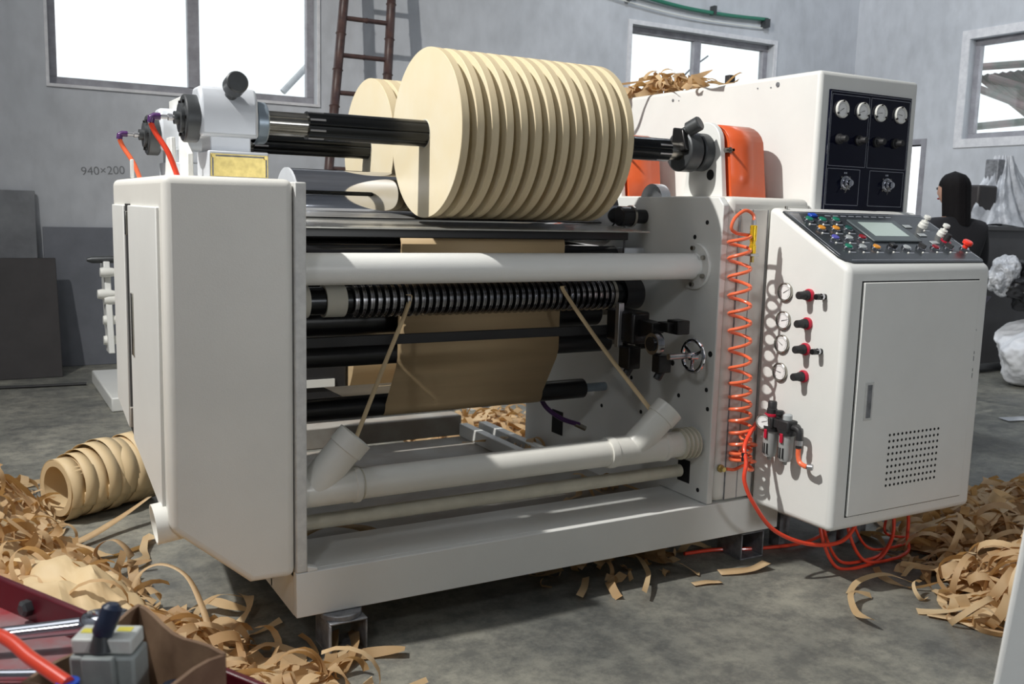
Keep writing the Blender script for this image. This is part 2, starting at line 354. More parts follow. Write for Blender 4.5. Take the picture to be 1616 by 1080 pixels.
struct('door_1', bm, 'frame', sm=0)
bm = BM(); box(bm, XL, 3.2, YB-0.03, YB, 0, 0.17); struct('baseboard_back', bm, 'skirt', sm=0)
words('wall_writing', '940×200', 0.10, (0.87, YB-0.001, 1.645), Matrix.Rotation(math.radians(-4), 4, 'Y') @ Matrix.Rotation(PI/2, 4, 'X'), 'sheetgrey', bpy.data.objects['wall_back'])
tag(obj('yard_ground', B(-30, 60, 9.4, 60, -0.4, -0.3), 'floor', sm=0), 'bare pale yard outside the back windows', 'ground'); bpy.data.objects['yard_ground']['kind'] = 'structure'
# outside pieces
t = tag(obj('awning_strut', tube(BM(), [(3.07, 10.6, 2.66), (3.40, 10.6, 3.02), (3.7, 10.6, 3.3), (3.8, 9.36, 3.3)], 0.035), 'reveal'), 'pale diagonal strut outside the left window', 'strut')
bm = BM()
tube(bm, spline([(8.3, 10.4, -0.3), (8.3, 10.4, 1.5), (8.25, 10.4, 2.9), (8.5, 10.4, 3.3), (8.9, 10.4, 3.6)]), 0.012, 6)
tube(bm, spline([(8.25, 10.4, 2.9), (8.6, 10.3, 3.0), (8.75, 10.3, 3.15)]), 0.006, 6); tube(bm, spline([(8.3, 10.4, 3.05), (8.6, 10.5, 3.05), (8.9, 10.5, 2.95)]), 0.005, 6)
tag(obj('bare_branch', bm, 'sheetgrey'), 'thin bare twig outside the middle window', 'branch')
t = thing('shed_roof', 'weathered tin shed roof and timbers outside the right window', 'roof', (12.6, 7.0, 0))
bm = BM(); n = 40
for i in range(n):
    y0 = 6.5+i*0.055; y1 = y0+0.055
    z = lambda y: 0.02*math.sin(y*2*PI/0.11)
    v = [bm.verts.new(p) for p in ((12.2, y0, 3.45+z(y0)), (12.2, y1, 3.45+z(y1)), (13.4, y1-0.2, 2.85+z(y1)), (13.4, y0-0.2, 2.85+z(y0)))]
    bm.faces.new(v)
solid(obj('tin_sheet', bm, 'tin', t), 0.01)
for k, (a, b) in enumerate((((12.1, 8.75, 3.35), (12.1, 7.3, 2.75)), ((12.1, 8.6, 3.55), (12.1, 6.6, 3.45)), ((12.1, 8.8, 2.74), (12.1, 6.6, 2.80)), ((12.15, 8.4, 3.4), (12.15, 6.9, 2.85)))):
    obj('timber', cyl(BM(), a, b, 0.05, n=8), 'tin', t)
obj('post', B(12.25, 12.35, 6.6, 6.7, -0.3, 3.3), 'tin', t)
# green pipe near the ceiling
t = thing('wall_pipe', 'thin green pipe clipped high on the back wall', 'pipe', (7.5, YB-0.05, 3.9))
obj('pipe', tube(BM(), spline([(5.9, YB-0.05, 3.99), (6.5, YB-0.06, 3.90), (7.3, YB-0.05, 3.83), (8.0, YB-0.05, 3.82), (8.66, YB-0.05, 3.845)]), 0.022, 10), 'greenpipe', t)
for x in (6.55, 7.8): obj('clip', B(x-0.02, x+0.02, YB-0.08, YB, 3.80, 3.90), 'darkcast', t)
obj('end_bracket', B(8.60, 8.68, YB-0.08, YB, 3.75, 3.85), 'darkcast', t)
tag(obj('hanging_wire', tube(BM(), spline([(5.3, YB-0.03, 3.95), (6.3, YB-0.04, 3.82), (7.4, YB-0.04, 3.73), (8.6, YB-0.03, 3.74)]), 0.008, 6), 'whiteplastic'), 'white wire sagging just below the green wall pipe', 'wire')
# ladder
def lean(p, q): return p
t = thing('bamboo_ladder', 'dark bamboo ladder leaning against the back wall by the left window', 'ladder', (3.0, 8.0, 0))
lp0, lp1 = Vector((2.55, 8.0, 0)), Vector((3.21, 8.85, 4.0)); rp0, rp1 = Vector((3.13, 8.0, 0)), Vector((3.65, 8.85, 4.0))
def bam(a, b, r, nd):
    pts = []; rr = []
    for i in range(nd+1):
        p = a.lerp(b, i/nd)
        for o_, s_ in ((-0.012, 1.0), (0, 1.22), (0.012, 1.0)):
            q = p+(b-a).normalized()*o_; pts.append(q); rr.append(r*s_)
    return tube(BM(), pts, rr, 10)
obj('rail', bam(lp0, lp1, 0.042, 12), 'bamboo', t, sm=60); obj('rail', bam(rp0, rp1, 0.042, 12), 'bamboo', t, sm=60)
for k in range(11):
    f = (0.39+k*0.345)/4; obj('rung', bam(lp0.lerp(lp1, f), rp0.lerp(rp1, f), 0.022, 2), 'bamboo', t, sm=60)
# boards on the left
def board(name, x0, x1, z1, yb, m, label, th=0.03, lean=0.18):
    lo = [(x0, yb-lean, 0.001), (x1, yb-lean, 0.001), (x1, yb-lean+th, 0.001), (x0, yb-lean+th, 0.001)]
    hi = [(x, y+lean-th-0.005, z1) for x, y, z in lo]
    return tag(obj(name, hexa(BM(), lo, hi), m, sm=0, bev=0.004), label, 'board')
board('grey_sheet', -0.7, 0.50, 1.50, YB-0.03, 'sheetgrey', 'grey framed sheet behind the dark brown board at left', lean=0.14)
bm = B(-0.5, 0.30, YB-0.16, YB-0.155, 0.95, 1.38)
board('plywood_sheet', 0.55, 2.6, 1.20, YB-0.03, 'sheetblue', 'low blue-grey board against the back wall left of the machine', lean=0.10)
board('dark_board', -1.6, 0.62, 0.95, YB-0.30, 'sheetbrown', 'dark brown board leaning in front of the grey sheet', lean=0.35)
tag(obj('steel_rod', cyl(BM(), (-1.4, 8.2, 0.012), (0.75, 8.0, 0.012), 0.012, n=8), 'blackmatte'), 'thin black rod on the floor before the dark board', 'rod')
t = thing('floor_clutter', 'small white and black piece lying at the left edge of the floor', 'offcut', (-0.05, 6.1, 0))
obj('white_top', B(-0.3, 0.03, 6.0, 6.35, 0.08, 0.14), 'film', t, bev=0.01); obj('dark_bottom', B(-0.3, 0.0, 6.02, 6.3, 0.0, 0.08), 'tarp', t, bev=0.01)

# ------------------------------------------------------------------ slitting machine
XA, XB, XP, XH = 0.478, 0.857, 0.893, 2.55      # left housing, left plate, its inner face, right plate inner face
YM, YE = 2.84, 4.30
m1 = thing('slitting_machine', 'large white paper slitting and rewinding machine standing in the middle of the hall', 'machine', (1.7, 3.5, 0))
# base
bm = BM(); box(bm, XB, 2.95, YM, YM+0.03, 0.136, 0.285); box(bm, XB, 2.95, YM+0.03, 3.14, 0.262, 0.285); box(bm, XB, 2.95, 3.12, 3.14, 0.136, 0.262)
prism(bm, [(XP, 0.285), (XP+0.035, 0.285), (XP+0.035, 0.295), (XP, 0.305)], 'Y', YM, YM+0.03)
obj('front_beam', bm, 'white', m1, bev=0.003)
obj('base_pan', B(XP, XH, 3.14, 4.55, 0.20, 0.215), 'pan', m1, sm=0)
obj('side_beam', B(XP, XP+0.1, 3.14, YE, 0.136, 0.2), 'white', m1, sm=0); obj('side_beam', B(XH-0.1, XH, 3.14, YE, 0.136, 0.2), 'white', m1, sm=0)
obj('side_beam', B(XB, XB+0.03, YM+0.03, YE, 0.136, 0.286), 'whitewarm', m1, sm=0)
obj('rear_cross_beam', B(XP, 2.30, 4.56, 4.68, 0.22, 0.33), 'pan', m1, bev=0.006)  # the beam's dimness is put into its grey-brown colour
# left plate and housing
obj('left_side_plate', B(XB, XP, YM, YE, 0.286, 1.515), 'steelwhite', m1, bev=0.004)
def prof(yb):  # outline of the housing in XZ at depth y
    return [(XA, 0.48+0.20*yb), (0.715, 0.277+0.12*yb), (XB-0.002, 0.277), (XB-0.002, 1.522), (XA, 1.522)]
bm = BM()
hexa(bm, [(x, YM, z) for x, z in prof(0)], [(x, 3.89, z) for x, z in prof(1)])
obj('left_housing', bm, 'whitewarm', m1, bev=0.024, seg=4)
# door on the left face of the housing
def plateX(x0, x1, pts): return prism(BM(), pts, 'X', x0, x1)
d = obj('door', plateX(XA-0.010, XA+0.002, [(2.90, 0.52), (3.45, 0.625), (3.45, 1.43), (2.90, 1.43)]), 'white', m1, bev=0.003)
obj('door_handle', plateX(XA-0.016, XA-0.009, [(3.37, 0.93), (3.395, 0.93), (3.395, 1.14), (3.37, 1.14)]), 'steel', d, bev=0.002)
d = obj('door', plateX(XA-0.010, XA+0.002, [(3.555, 0.645), (3.84, 0.70), (3.84, 1.43), (3.555, 1.43)]), 'white', m1, bev=0.003)
g = obj('door_gap', plateX(XA-0.003, XA+0.001, [(3.45, 0.62), (3.56, 0.64), (3.56, 1.435), (3.45, 1.435)]), 'dark', m1, sm=0)
obj('hinge', B(XA-0.014, XA-0.002, 3.475, 3.50, 1.33, 1.41), 'steel', g, bev=0.002)
obj('latch', B(XA-0.014, XA-0.002, 3.48, 3.50, 0.66, 0.73), 'pan', g, bev=0.002)
# right plate and housing
bm = BM()
pl = [(YM+0.002, 0.287), (3.145, 0.287), (3.145, 0.136), (YE, 0.136), (YE, 1.52), (YM+0.03, 1.52), (YM+0.002, 1.49)]
prism(bm, pl, 'X', XH, XH+0.03)
obj('right_side_plate', bm, 'white', m1, bev=0.004)
bm = BM(); box(bm, XH+0.03, 3.02, YM, YE, 0.29, 1.524)
rh = obj('right_housing', bm, 'whitewarm', m1, bev=0.03, seg=4)
obj('housing_front_panel', B(2.635, 2.78, YM-0.004, YM+0.01, 0.30, 1.475), 'beige', m1, bev=0.002)
bm = BM()
for x in (2.635, 2.70, 2.78): box(bm, x-0.0015, x+0.0015, YM-0.0055, YM, 0.30, 1.475)
obj('panel_seam', bm, 'galv', m1, sm=0)
# holes and bolts on the inner face of the right plate
def hole(y, z, r=0.011, deep='dark'):
    obj('bolt_hole', cyl(BM(), (XH-0.0015, y, z), (XH+0.001, y, z), r, n=16), deep, m1)
for y, z in ((2.881, 0.753), (2.818+0.05, 0.677), (2.90, 0.333), (3.05, 0.70), (3.20, 0.63), (3.30, 0.58), (3.38, 0.72), (3.60, 0.55), (3.02, 0.92), (2.93, 1.42), (3.0, 1.36)): hole(y, z, 0.009)
for y, z in ((3.10, 0.83), (2.87, 0.90)): hole(y, z, 0.012)
obj('square_cutout', prism(BM(), [(3.93, 0.33), (4.03, 0.33), (4.03, 0.45), (3.93, 0.45)], 'X', XH-0.002, XH+0.001), 'dark', m1, sm=0)
obj('pipe_cutout', prism(BM(), [(2.955, 0.345), (3.03, 0.345), (3.03, 0.44), (2.955, 0.44)], 'X', XH-0.002, XH+0.001), 'dark', m1, sm=0)
bm = BM(); lathe(bm, (XH+0.002, 3.30, 1.50), (1, 0, 0), [(0, 0.075), (0.05, 0.075), (0.05, 0.045), (0.03, 0.04), (0.03, 0)], 28)
obj('bearing_boss', bm, 'greycast', m1)
# cross tube
ct = obj('cross_tube', cyl(BM(), (XP, 2.985, 1.243), (XH-0.01, 2.985, 1.243), 0.0525, n=48), 'white', m1)
bm = BM(); lathe(bm, (XH, 2.985, 1.243), (-1, 0, 0), [(0, 0.092), (0.014, 0.092), (0.014, 0.056), (0.02, 0.053)], 48); obj('flange', bm, 'white', ct)
bm = BM(); lathe(bm, (XP, 2.985, 1.243), (1, 0, 0), [(0, 0.075), (0.008, 0.075), (0.008, 0.053)], 48); obj('flange', bm, 'white', ct)
for k in range(6):
    a = 0.5+k*PI/3; y, z = 2.985+0.073*math.cos(a), 1.243+0.073*math.sin(a)
    obj('bolt', cyl(BM(), (XH-0.014, y, z), (XH-0.026, y, z), 0.009, n=12), 'steel', ct)
# chrome drum
bm = BM(); lathe(bm, (1.03, 3.50, 1.44), (1, 0, 0), [(0, 0.0), (0, 0.136), (0.004, 0.14), (1.40, 0.14), (1.404, 0.136), (1.404, 0)], 96)
dr = obj('chrome_drum', bm, 'chrome', m1)
obj('end_disc', cyl(BM(), (1.022, 3.50, 1.44), (1.030, 3.50, 1.44), 0.142, n=64), 'greycast', dr)
obj('journal', cyl(BM(), (XP, 3.50, 1.44), (1.022, 3.50, 1.44), 0.03), 'steel', dr); obj('journal', cyl(BM(), (2.43, 3.50, 1.44), (XH, 3.50, 1.44), 0.03), 'steel', dr)
def roller(name, y, z, r, x0, x1, m, j=0.016, jm='steel', xe=XH):
    e = min(0.006, r*0.2)
    bm = BM(); lathe(bm, (x0, y, z), (1, 0, 0), [(0, 0), (0, r-e), (e, r), (x1-x0-e, r), (x1-x0, r-e), (x1-x0, 0)], 48)
    o = obj(name, bm, m, m1, sm=30)
    if x0 > XP+0.01: obj('journal', cyl(BM(), (XP, y, z), (x0, y, z), j), jm, o)
    if xe > x1: obj('journal', cyl(BM(), (x1, y, z), (xe, y, z), j), jm, o)
    return o
roller('guide_roller', 3.40, 1.262, 0.043, XP+0.005, 2.44, 'black')
roller('guide_roller', 3.52, 1.005, 0.060, XP+0.005, 2.44, 'black')
roller('guide_roller', 3.42, 0.885, 0.043, XP+0.005, 2.44, 'black')
roller('guide_roller', 3.54, 0.655, 0.044, XP+0.005, 2.40, 'black', 0.02, 'bluegrey', 2.52)
roller('rear_drum', 3.95, 1.25, 0.10, XP+0.02, 2.48, 'chrome')
roller('guide_roller', 4.2, 0.80, 0.05, XP+0.02, 2.48, 'black')
obj('tension_bar', B(XP, 2.40, 3.195, 3.212, 0.952, 0.988), 'blackmatte', m1, bev=0.002)
obj('press_bar', B(XP, 2.36, 3.19, 3.24, 1.338, 1.372), 'black', m1, bev=0.004)
obj('deck_plate', hexa(BM(), [(XP, 3.05, 1.372), (2.36, 3.05, 1.372), (2.36, 3.345, 1.388), (XP, 3.345, 1.388)], [(XP, 3.05, 1.378), (2.36, 3.05, 1.378), (2.36, 3.345, 1.396), (XP, 3.345, 1.396)]), 'deck', m1, bev=0.001)
# dark sheets added behind the rollers, blocking light and the pale plate
obj('rear_light_block', B(XP, XH, 4.28, 4.30, 0.75, 1.45), 'blackmatte', m1, sm=0)
obj('inner_dark_block', B(XP, 2.44, 3.60, 3.61, 0.92, 1.22), 'blackmatte', m1, sm=0)
# slitting shaft with its rings
sl = obj('slitting_shaft', cyl(BM(), (XP+0.003, 3.295, 1.107), (2.49, 3.295, 1.107), 0.050, n=48), 'shaftblack', m1)
obj('shaft_collar', cyl(BM(), (2.40, 3.295, 1.107), (2.49, 3.295, 1.107), 0.066, n=48), 'black', sl)
obj('shaft_collar', cyl(BM(), (2.335, 3.295, 1.107), (2.35, 3.295, 1.107), 0.068, n=48), 'steel', sl)
for a, b in ((0.955, 1.035), (1.095, 1.17)): obj('cardboard_sleeve', cyl(BM(), (a, 3.295, 1.107), (b, 3.295, 1.107), 0.0595, n=48), 'tube', sl)
def ringmesh(x):
    bm = BM(); lathe(bm, (x, 3.295, 1.107), (1, 0, 0), [(0, 0.05), (0, 0.060), (0.002, 0.066), (0.004, 0.066), (0.005, 0.0605), (0.013, 0.0605), (0.014, 0.063), (0.017, 0.063), (0.018, 0.05)], 40); return bm
r0 = obj('slitting_ring', ringmesh(1.195), 'ringsteel', sl)
for k in range(1, 40):
    c = r0.copy(); C.objects.link(c); c.parent = sl; c.location = r0.location+Vector((k*0.0287, 0, 0))
# left bits above the housing: bearing, chuck and air inlet for each rewind shaft
def left_bearing(y, z, air):
    bm = BM(); w = 0.074
    prism(bm, [(y-w, z-0.055), (y-w, z+0.02), (y-w*0.9, z+0.065), (y-w*0.55, z+0.10), (y+w*0.55, z+0.10), (y+w*0.9, z+0.065), (y+w, z+0.02), (y+w, z-0.055)], 'X', 0.635, 0.815)
    h = obj('bearing_housing', bm, 'greycast', m1, bev=0.012, seg=4)
    obj('bearing_foot', B(0.665, 0.792, y-0.062, y+0.062, z-0.10, z-0.05), 'greycast', h, bev=0.004)
    bm = B(0.655, 0.842, y-0.085, y+0.085, 1.522, z-0.098); obj('bearing_base', bm, 'greycast', h, bev=0.004)
    bm = BM(); lathe(bm, (0.64, y, z), (-1, 0, 0), [(0, 0.07), (0.004, 0.074), (0.040, 0.074), (0.044, 0.070), (0.044, 0.045), (0.055, 0.045), (0.055, 0.02), (0.07, 0.02), (0.07, 0)], 48); f = obj('bearing_cap', bm, 'darkcast', h)
    for k in range(6):
        a = k*PI/3; obj('cap_screw', cyl(BM(), (0.597, y+0.057*math.cos(a), z+0.057*math.sin(a)), (0.590, y+0.057*math.cos(a), z+0.057*math.sin(a)), 0.006, n=10), 'blacksteel', h)
    bm = BM(); lathe(bm, (0.815, y, z), (1, 0, 0), [(0, 0.064), (0.004, 0.068), (0.034, 0.066), (0.038, 0.062), (0.038, 0.03)], 48); obj('locking_ring', bm, 'bluegrey', h)
    obj('clamp_stem', cyl(BM(), (0.73, y-0.03, z+0.055), (0.735, y-0.10, z+0.105), 0.019), 'darkcast', h)
    bm = BM(); lathe(bm, (0.735, y-0.075, z+0.098), (0.02, -1, 0.22), [(0, 0.0), (0, 0.03), (0.004, 0.034), (0.052, 0.034), (0.057, 0.030), (0.057, 0)], 40); obj('clamp_knob', bm, 'darkcast', h)
    # rotary air inlet
    bm = BM(); lathe(bm, (0.585, y, z), (-1, 0, 0), [(0, 0.008), (0.02, 0.008), (0.02, 0.011), (0.032, 0.011), (0.034, 0.007), (0.055, 0.007)], 16); obj('air_inlet', bm, 'alu', h)
    obj('elbow_fitting', tube(BM(), [(0.53, y, z), (0.512, y, z), (0.504, y, z-0.004), (0.502, y, z-0.02)], 0.011, 12), 'purple', h)
    return h
h1 = left_bearing(3.15, 1.705, None)
h2 = left_bearing(3.85, 1.690, None)
p = obj('name_plate', B(0.66, 0.838, 3.058, 3.065, 1.528, 1.598), 'brass', m1, bev=0.001)
bm = BM(); box(bm, 0.664, 0.834, 3.0565, 3.058, 1.589, 1.594); box(bm, 0.664, 0.668, 3.0565, 3.058, 1.53, 1.594); box(bm, 0.830, 0.834, 3.0565, 3.058, 1.53, 1.594); obj('plate_border', bm, 'galv', p, sm=0)
for x in (0.668, 0.830): obj('plate_rivet', cyl(BM(), (x, 3.058, 1.590), (x, 3.053, 1.590), 0.006, n=10), 'brass', p)
for y, z in ((3.15, 1.705), (3.85, 1.690)):
    pts = spline([(0.502, y, z-0.02), (0.515, y-0.0, z-0.05), (0.548, y-0.02, z-0.11), (0.575, y-0.03, z-0.19), (0.58, y-0.03, 1.50)], 6)
    obj('air_hose', tube(BM(), pts, 0.0085, 10), 'redhose' if y < 3.5 else 'coral', m1)
# flat white upright plates by the rear shaft
bm = BM(); prism(bm, [(3.62, 1.52), (3.80, 1.52), (3.80, 1.60), (3.96, 1.70), (3.96, 1.83), (3.74, 1.83), (3.74, 1.68), (3.62, 1.62)], 'X', 0.70, 0.72); obj('upright_plate', bm, 'white', m1, bev=0.003)
obj('upright_plate', prism(BM(), [(3.36, 1.52), (3.50, 1.52), (3.46, 1.66), (3.38, 1.66)], 'X', 0.60, 0.615), 'white', m1, bev=0.003)
obj('upright_plate', prism(BM(), [(3.30, 1.52), (3.50, 1.52), (3.50, 1.66), (3.30, 1.66)], 'X', 0.73, 0.745), 'white', m1, bev=0.003)
obj('pin', B(0.49, 0.50, 3.50, 3.52, 1.522, 1.585), 'white', m1, bev=0.002)
# right arms with chucks
def right_arm(y, z):
    bm = BM(); pts = [(y-0.13, 1.522)]
    for k in range(13):
        a = PI-PI*k/12; pts.append((y-0.005+0.095*math.cos(a), 1.742+0.09*math.sin(a)))
    pts.append((y+0.12, 1.522))
    prism(bm, pts, 'X', 2.70, 2.725); a_ = obj('swing_arm', bm, 'white', m1, bev=0.003)
    obj('arm_hole', cyl(BM(), (2.6985, y-0.05, 1.615), (2.7, y-0.05, 1.615), 0.022, n=24), 'dark', a_)
    bm = BM(); lathe(bm, (2.70, y, z), (-1, 0, 0), [(0, 0.074), (0.004, 0.078), (0.045, 0.078), (0.05, 0.074), (0.05, 0.03)], 48); obj('chuck_flange', bm, 'darkcast', a_)
    bm = BM(); lathe(bm, (2.60, y, z), (1, 0, 0), [(-0.035, 0.03), (-0.035, 0.078), (-0.03, 0.084), (0.03, 0.084), (0.035, 0.078), (0.06, 0.05)], 48); obj('chuck_body', bm, 'darkcast', a_)
    bm = BM(); prism(bm, [(y-0.07, z), (y-0.045, z+0.085), (y+0.02, z+0.095), (y+0.03, z-0.02)], 'X', 2.545, 2.598); obj('chuck_clamp', bm, 'blacksteel', a_, bev=0.006)
    bm = BM(); lathe(bm, (2.562, y-0.02, z+0.07), (0.35, -0.75, 0.42), [(0, 0.018), (0.03, 0.018), (0.03, 0.026), (0.034, 0.03), (0.085, 0.03), (0.09, 0.026), (0.09, 0)], 36); obj('clamp_knob', bm, 'darkcast', a_)
    bm = BM(); path = [(y-0.155, 1.522), (y-0.14, 1.62), (y-0.125, 1.73)]
    for k in range(1, 12):
        a = PI-PI*k/12; path.append((y-0.0+0.125*math.cos(a), 1.73+0.095*math.sin(a)))
    path += [(y+0.125, 1.73), (y+0.14, 1.522)]
    g = solid(obj('guard', sheet(bm, path, 2.73, 2.915), 'orange', a_), 0.004)
    g['label'] = 'orange curved sheet guard'
    obj('guard_side', prism(BM(), path, 'X', 2.74, 2.744), 'orange', a_)
    bm = BM(); lathe(bm, (2.728, y-0.102, 1.715), (0, -1, 0), [(0, 0.012), (0.03, 0.012), (0.03, 0.006), (0.05, 0.006)], 12); obj('guard_screw', bm, 'steel', a_)
    return a_
right_arm(3.15, 1.708); right_arm(3.85, 1.695)
# hanging black stop at the end of the drum
bm = BM(); lathe(bm, (2.41, 3.34, 1.435), (1, 0, 0), [(0, 0.0), (0, 0.036), (0.006, 0.042), (0.06, 0.042), (0.06, 0.03), (XH-2.41, 0.03)], 32); st = obj('stop_buffer', bm, 'black', m1)
obj('stop_collar', lathe(BM(), (2.47, 3.34, 1.435), (1, 0, 0), [(0, 0.03), (0, 0.047), (0.012, 0.047), (0.012, 0.03)], 32), 'steel', st)
obj('stop_rod', cyl(BM(), (2.44, 3.33, 1.20), (2.44, 3.33, 1.40), 0.004, n=8), 'blacksteel', st)
obj('roller_bracket', B(2.44, XH, 3.33, 3.38, 1.255, 1.30), 'greycast', m1, bev=0.003)
# knife adjuster on the right
ka = obj('knife_carriage', B(2.27, 2.36, 3.02, 3.20, 0.93, 1.06), 'blacksteel', m1, bev=0.012, seg=3)
obj('upright_bar', B(2.255, 2.28, 3.09, 3.115, 0.91, 1.09), 'alu', ka, bev=0.002)
obj('upright_bar', B(2.30, 2.315, 3.10, 3.13, 0.88, 1.02), 'blacksteel', ka, bev=0.002)
obj('carriage_arm', hexa(BM(), [(2.30, 2.93, 0.985), (2.36, 2.93, 0.985), (2.36, 3.03, 0.96), (2.30, 3.03, 0.96)], [(2.30, 2.93, 1.025), (2.36, 2.93, 1.025), (2.36, 3.03, 1.03), (2.30, 3.03, 1.03)]), 'blacksteel', ka, bev=0.004)
obj('carriage_link', B(2.34, 2.38, 2.885, 2.95, 0.992, 1.03), 'blacksteel', ka, bev=0.003)
obj('carriage_block', B(2.37, 2.43, 2.86, 2.93, 0.985, 1.04), 'blacksteel', ka, bev=0.004)
bm = BM(); lathe(bm, (2.30, 2.93, 0.945), (1, 0, 0), [(0, 0.025), (0, 0.043), (0.012, 0.046), (0.03, 0.046), (0.034, 0.04), (0.034, 0.0)], 36); obj('adjusting_ring', bm, 'ringsteel', ka)
obj('ring_core', cyl(BM(), (2.292, 2.93, 0.945), (2.31, 2.93, 0.945), 0.028), 'black', ka)
obj('lower_block', B(2.26, 2.32, 3.02, 3.09, 0.83, 0.92), 'blacksteel', ka, bev=0.005)
obj('lower_block', B(2.32, 2.38, 2.90, 2.95, 0.83, 0.90), 'blacksteel', ka, bev=0.005)
for q, (y, z) in enumerate(((3.05, 0.815), (2.925, 0.815))): obj('clamp_screw', cyl(BM(), (2.29+q*0.06, y, z+0.02), (2.27+q*0.06, y, z-0.01), 0.017, n=10), 'black', ka)
obj('hand_wheel_shaft', cyl(BM(), (2.33, 2.86, 0.902), (2.45, 2.86, 0.902), 0.012), 'ringsteel', ka)
hw = BM()
R_ = 0.062; cx = 2.452
prof_ = [(cx+0.008*math.cos(a), R_+0.008*math.sin(a)) for a in [2*PI*k/10 for k in range(10)]]
lathe(hw, (0, 2.86, 0.90), (1, 0, 0), prof_, 40, close=True)
lathe(hw, (cx-0.016, 2.86, 0.90), (1, 0, 0), [(0, 0), (0, 0.016), (0.03, 0.018), (0.03, 0)], 24)
for k in range(3):
    a = 0.6+k*2*PI/3; cyl(hw, (cx, 2.86+0.014*math.cos(a), 0.90+0.014*math.sin(a)), (cx, 2.86+R_*math.cos(a), 0.90+R_*math.sin(a)), 0.007, n=10)
obj('hand_wheel', hw, 'chrome', ka)
obj('side_knob', cyl(BM(), (2.44, 3.20, 0.90), (2.50, 3.20, 0.90), 0.020, n=20), 'blacksteel', ka)
bm = tube(BM(), spline([(2.20, 3.62, 0.86), (2.21, 3.61, 0.75), (2.22, 3.60, 0.60), (2.30, 3.58, 0.52), (2.40, 3.56, 0.48)]), 0.011, 10); obj('purple_hose', bm, 'purple', m1)
obj('hose_end', cyl(BM(), (2.38, 3.565, 0.485), (2.43, 3.555, 0.46), 0.012), 'steel', m1)
# waste ducts in pvc
pd = thing('trim_duct', 'white PVC trim suction pipe with two angled mouths along the machine front', 'pipe', (1.7, 2.92, 0.5))
obj('main_pipe', cyl(BM(), (0.60, 2.925, 0.530), (XH-0.02, 2.925, 0.530), 0.052, n=40), 'pvc', pd)
def ybranch(x, d):
    bm = BM(); lathe(bm, (x-0.09, 2.925, 0.530), (1, 0, 0), [(0, 0.052), (0, 0.059), (0.012, 0.061), (0.030, 0.061), (0.034, 0.058), (0.26, 0.058), (0.264, 0.061), (0.282, 0.061), (0.285, 0.052)], 40)
    b = obj('branch_fitting', bm, 'pvc', pd)
    a = Vector((x+0.03, 2.925, 0.530)); e = Vector(d).normalized()
    bm = BM(); lathe(bm, a, e, [(0, 0.02), (0, 0.056), (0.17, 0.056), (0.172, 0.061), (0.225, 0.061), (0.225, 0.054), (0.12, 0.052), (0.12, 0.0)], 40)
    obj('branch_mouth', bm, 'pvc', b); return b
ybranch(0.90, (0.62, -0.10, 0.72)); ybranch(2.19, (0.68, -0.12, 0.68))
obj('mark_ring', lathe(BM(), (1.10, 2.925, 0.53), (1, 0, 0), [(0, 0.052), (0, 0.0545), (0.003, 0.0545), (0.003, 0.052)], 40), 'pvcold', pd)
for k in range(4): obj('corrugated_ring', lathe(BM(), (2.455+k*0.022, 2.925, 0.53), (1, 0, 0), [(0, 0.05), (0.002, 0.064), (0.008, 0.064), (0.010, 0.05)], 40), 'pvcold', pd)
bm = BM(); lathe(bm, (0.61, 2.925, 0.53), (-1, 0, 0), [(0, 0.05), (0, 0.06), (0.18, 0.06), (0.18, 0.054), (0.02, 0.05), (0.02, 0)], 40)
eb = obj('end_socket', lathe(BM(), (0.60, 2.925, 0.50), (-1, 0, -0.12), [(0, 0.052), (0, 0.062), (0.155, 0.062), (0.155, 0.056), (0.05, 0.052), (0.05, 0)], 40), 'pvc', pd); bm.free()
lp = thing('conduit_pipe', 'thin cream plastic pipe running low across the machine, printed at its left end', 'pipe', (1.7, 2.985, 0.4))
obj('pipe', cyl(BM(), (XP, 2.985, 0.398), (XH-0.03, 2.985, 0.398), 0.0255, n=32), 'pvcold', lp)
bm = BM(); random.seed(3); x = 0.955
while x < 1.27:
    w = random.uniform(0.004, 0.008)
    if random.random() < 0.72: box(bm, x, x+w, 2.9598, 2.9606, 0.3955, 0.4005)
    x += w+0.003
obj('pipe_print', bm, 'blackmatte', lp, sm=0)

# feet under the base
def foot(name, x, y, label, cap=True):
    t = thing(name, label, 'support block', (x, y, 0)); w = 0.064
    bm = BM()
    for q in ((-w, w, -0.075, 0.075, 0, 0.007), (-w, w, -0.075, 0.075, 0.111, 0.118), (-w, -w+0.007, -0.075, 0.075, 0.007, 0.111), (w-0.007, w, -0.075, 0.075, 0.007, 0.111)): box(bm, x+q[0], x+q[1], y+q[2], y+q[3], q[4], q[5])
    obj('steel_tube', bm, 'galv', t, bev=0.003)
    bm = BM(); lathe(bm, (x-0.005, y-0.005, 0.1185), (0, 0, 1), [(0, 0), (0, 0.069), (0.014, 0.069), (0.016, 0.067), (0.016, 0)], 40); obj('round_pad', bm, 'galv', t)
    return t
foot('support_block', 1.015, 2.865, 'rusty square steel tube offcut with a round pad under the front left corner')
foot('support_block', 2.85, 2.95, 'steel support block in shadow under the right end of the machine base')

# kraft web
web = BM()
wp = [(3.375, 1.375), (3.352, 1.31), (3.355, 1.262), (3.362, 1.235), (3.371, 1.20), (3.375, 1.0), (3.375, 0.87), (3.39, 0.83), (3.493, 0.665)]
for k in range(1, 9):
    a = PI+k*PI/2/8; wp.append((3.54+0.0455*math.cos(a), 0.655+0.0455*math.sin(a)))
wp += [(3.9, 0.605), (4.25, 0.60)]
w = solid(obj('kraft_web', sheet(web, wp, 1.42, 2.155), 'kraftweb', sm=60), 0.0006)
tag(w, 'wide brown kraft paper web running down over the black rollers', 'paper web')
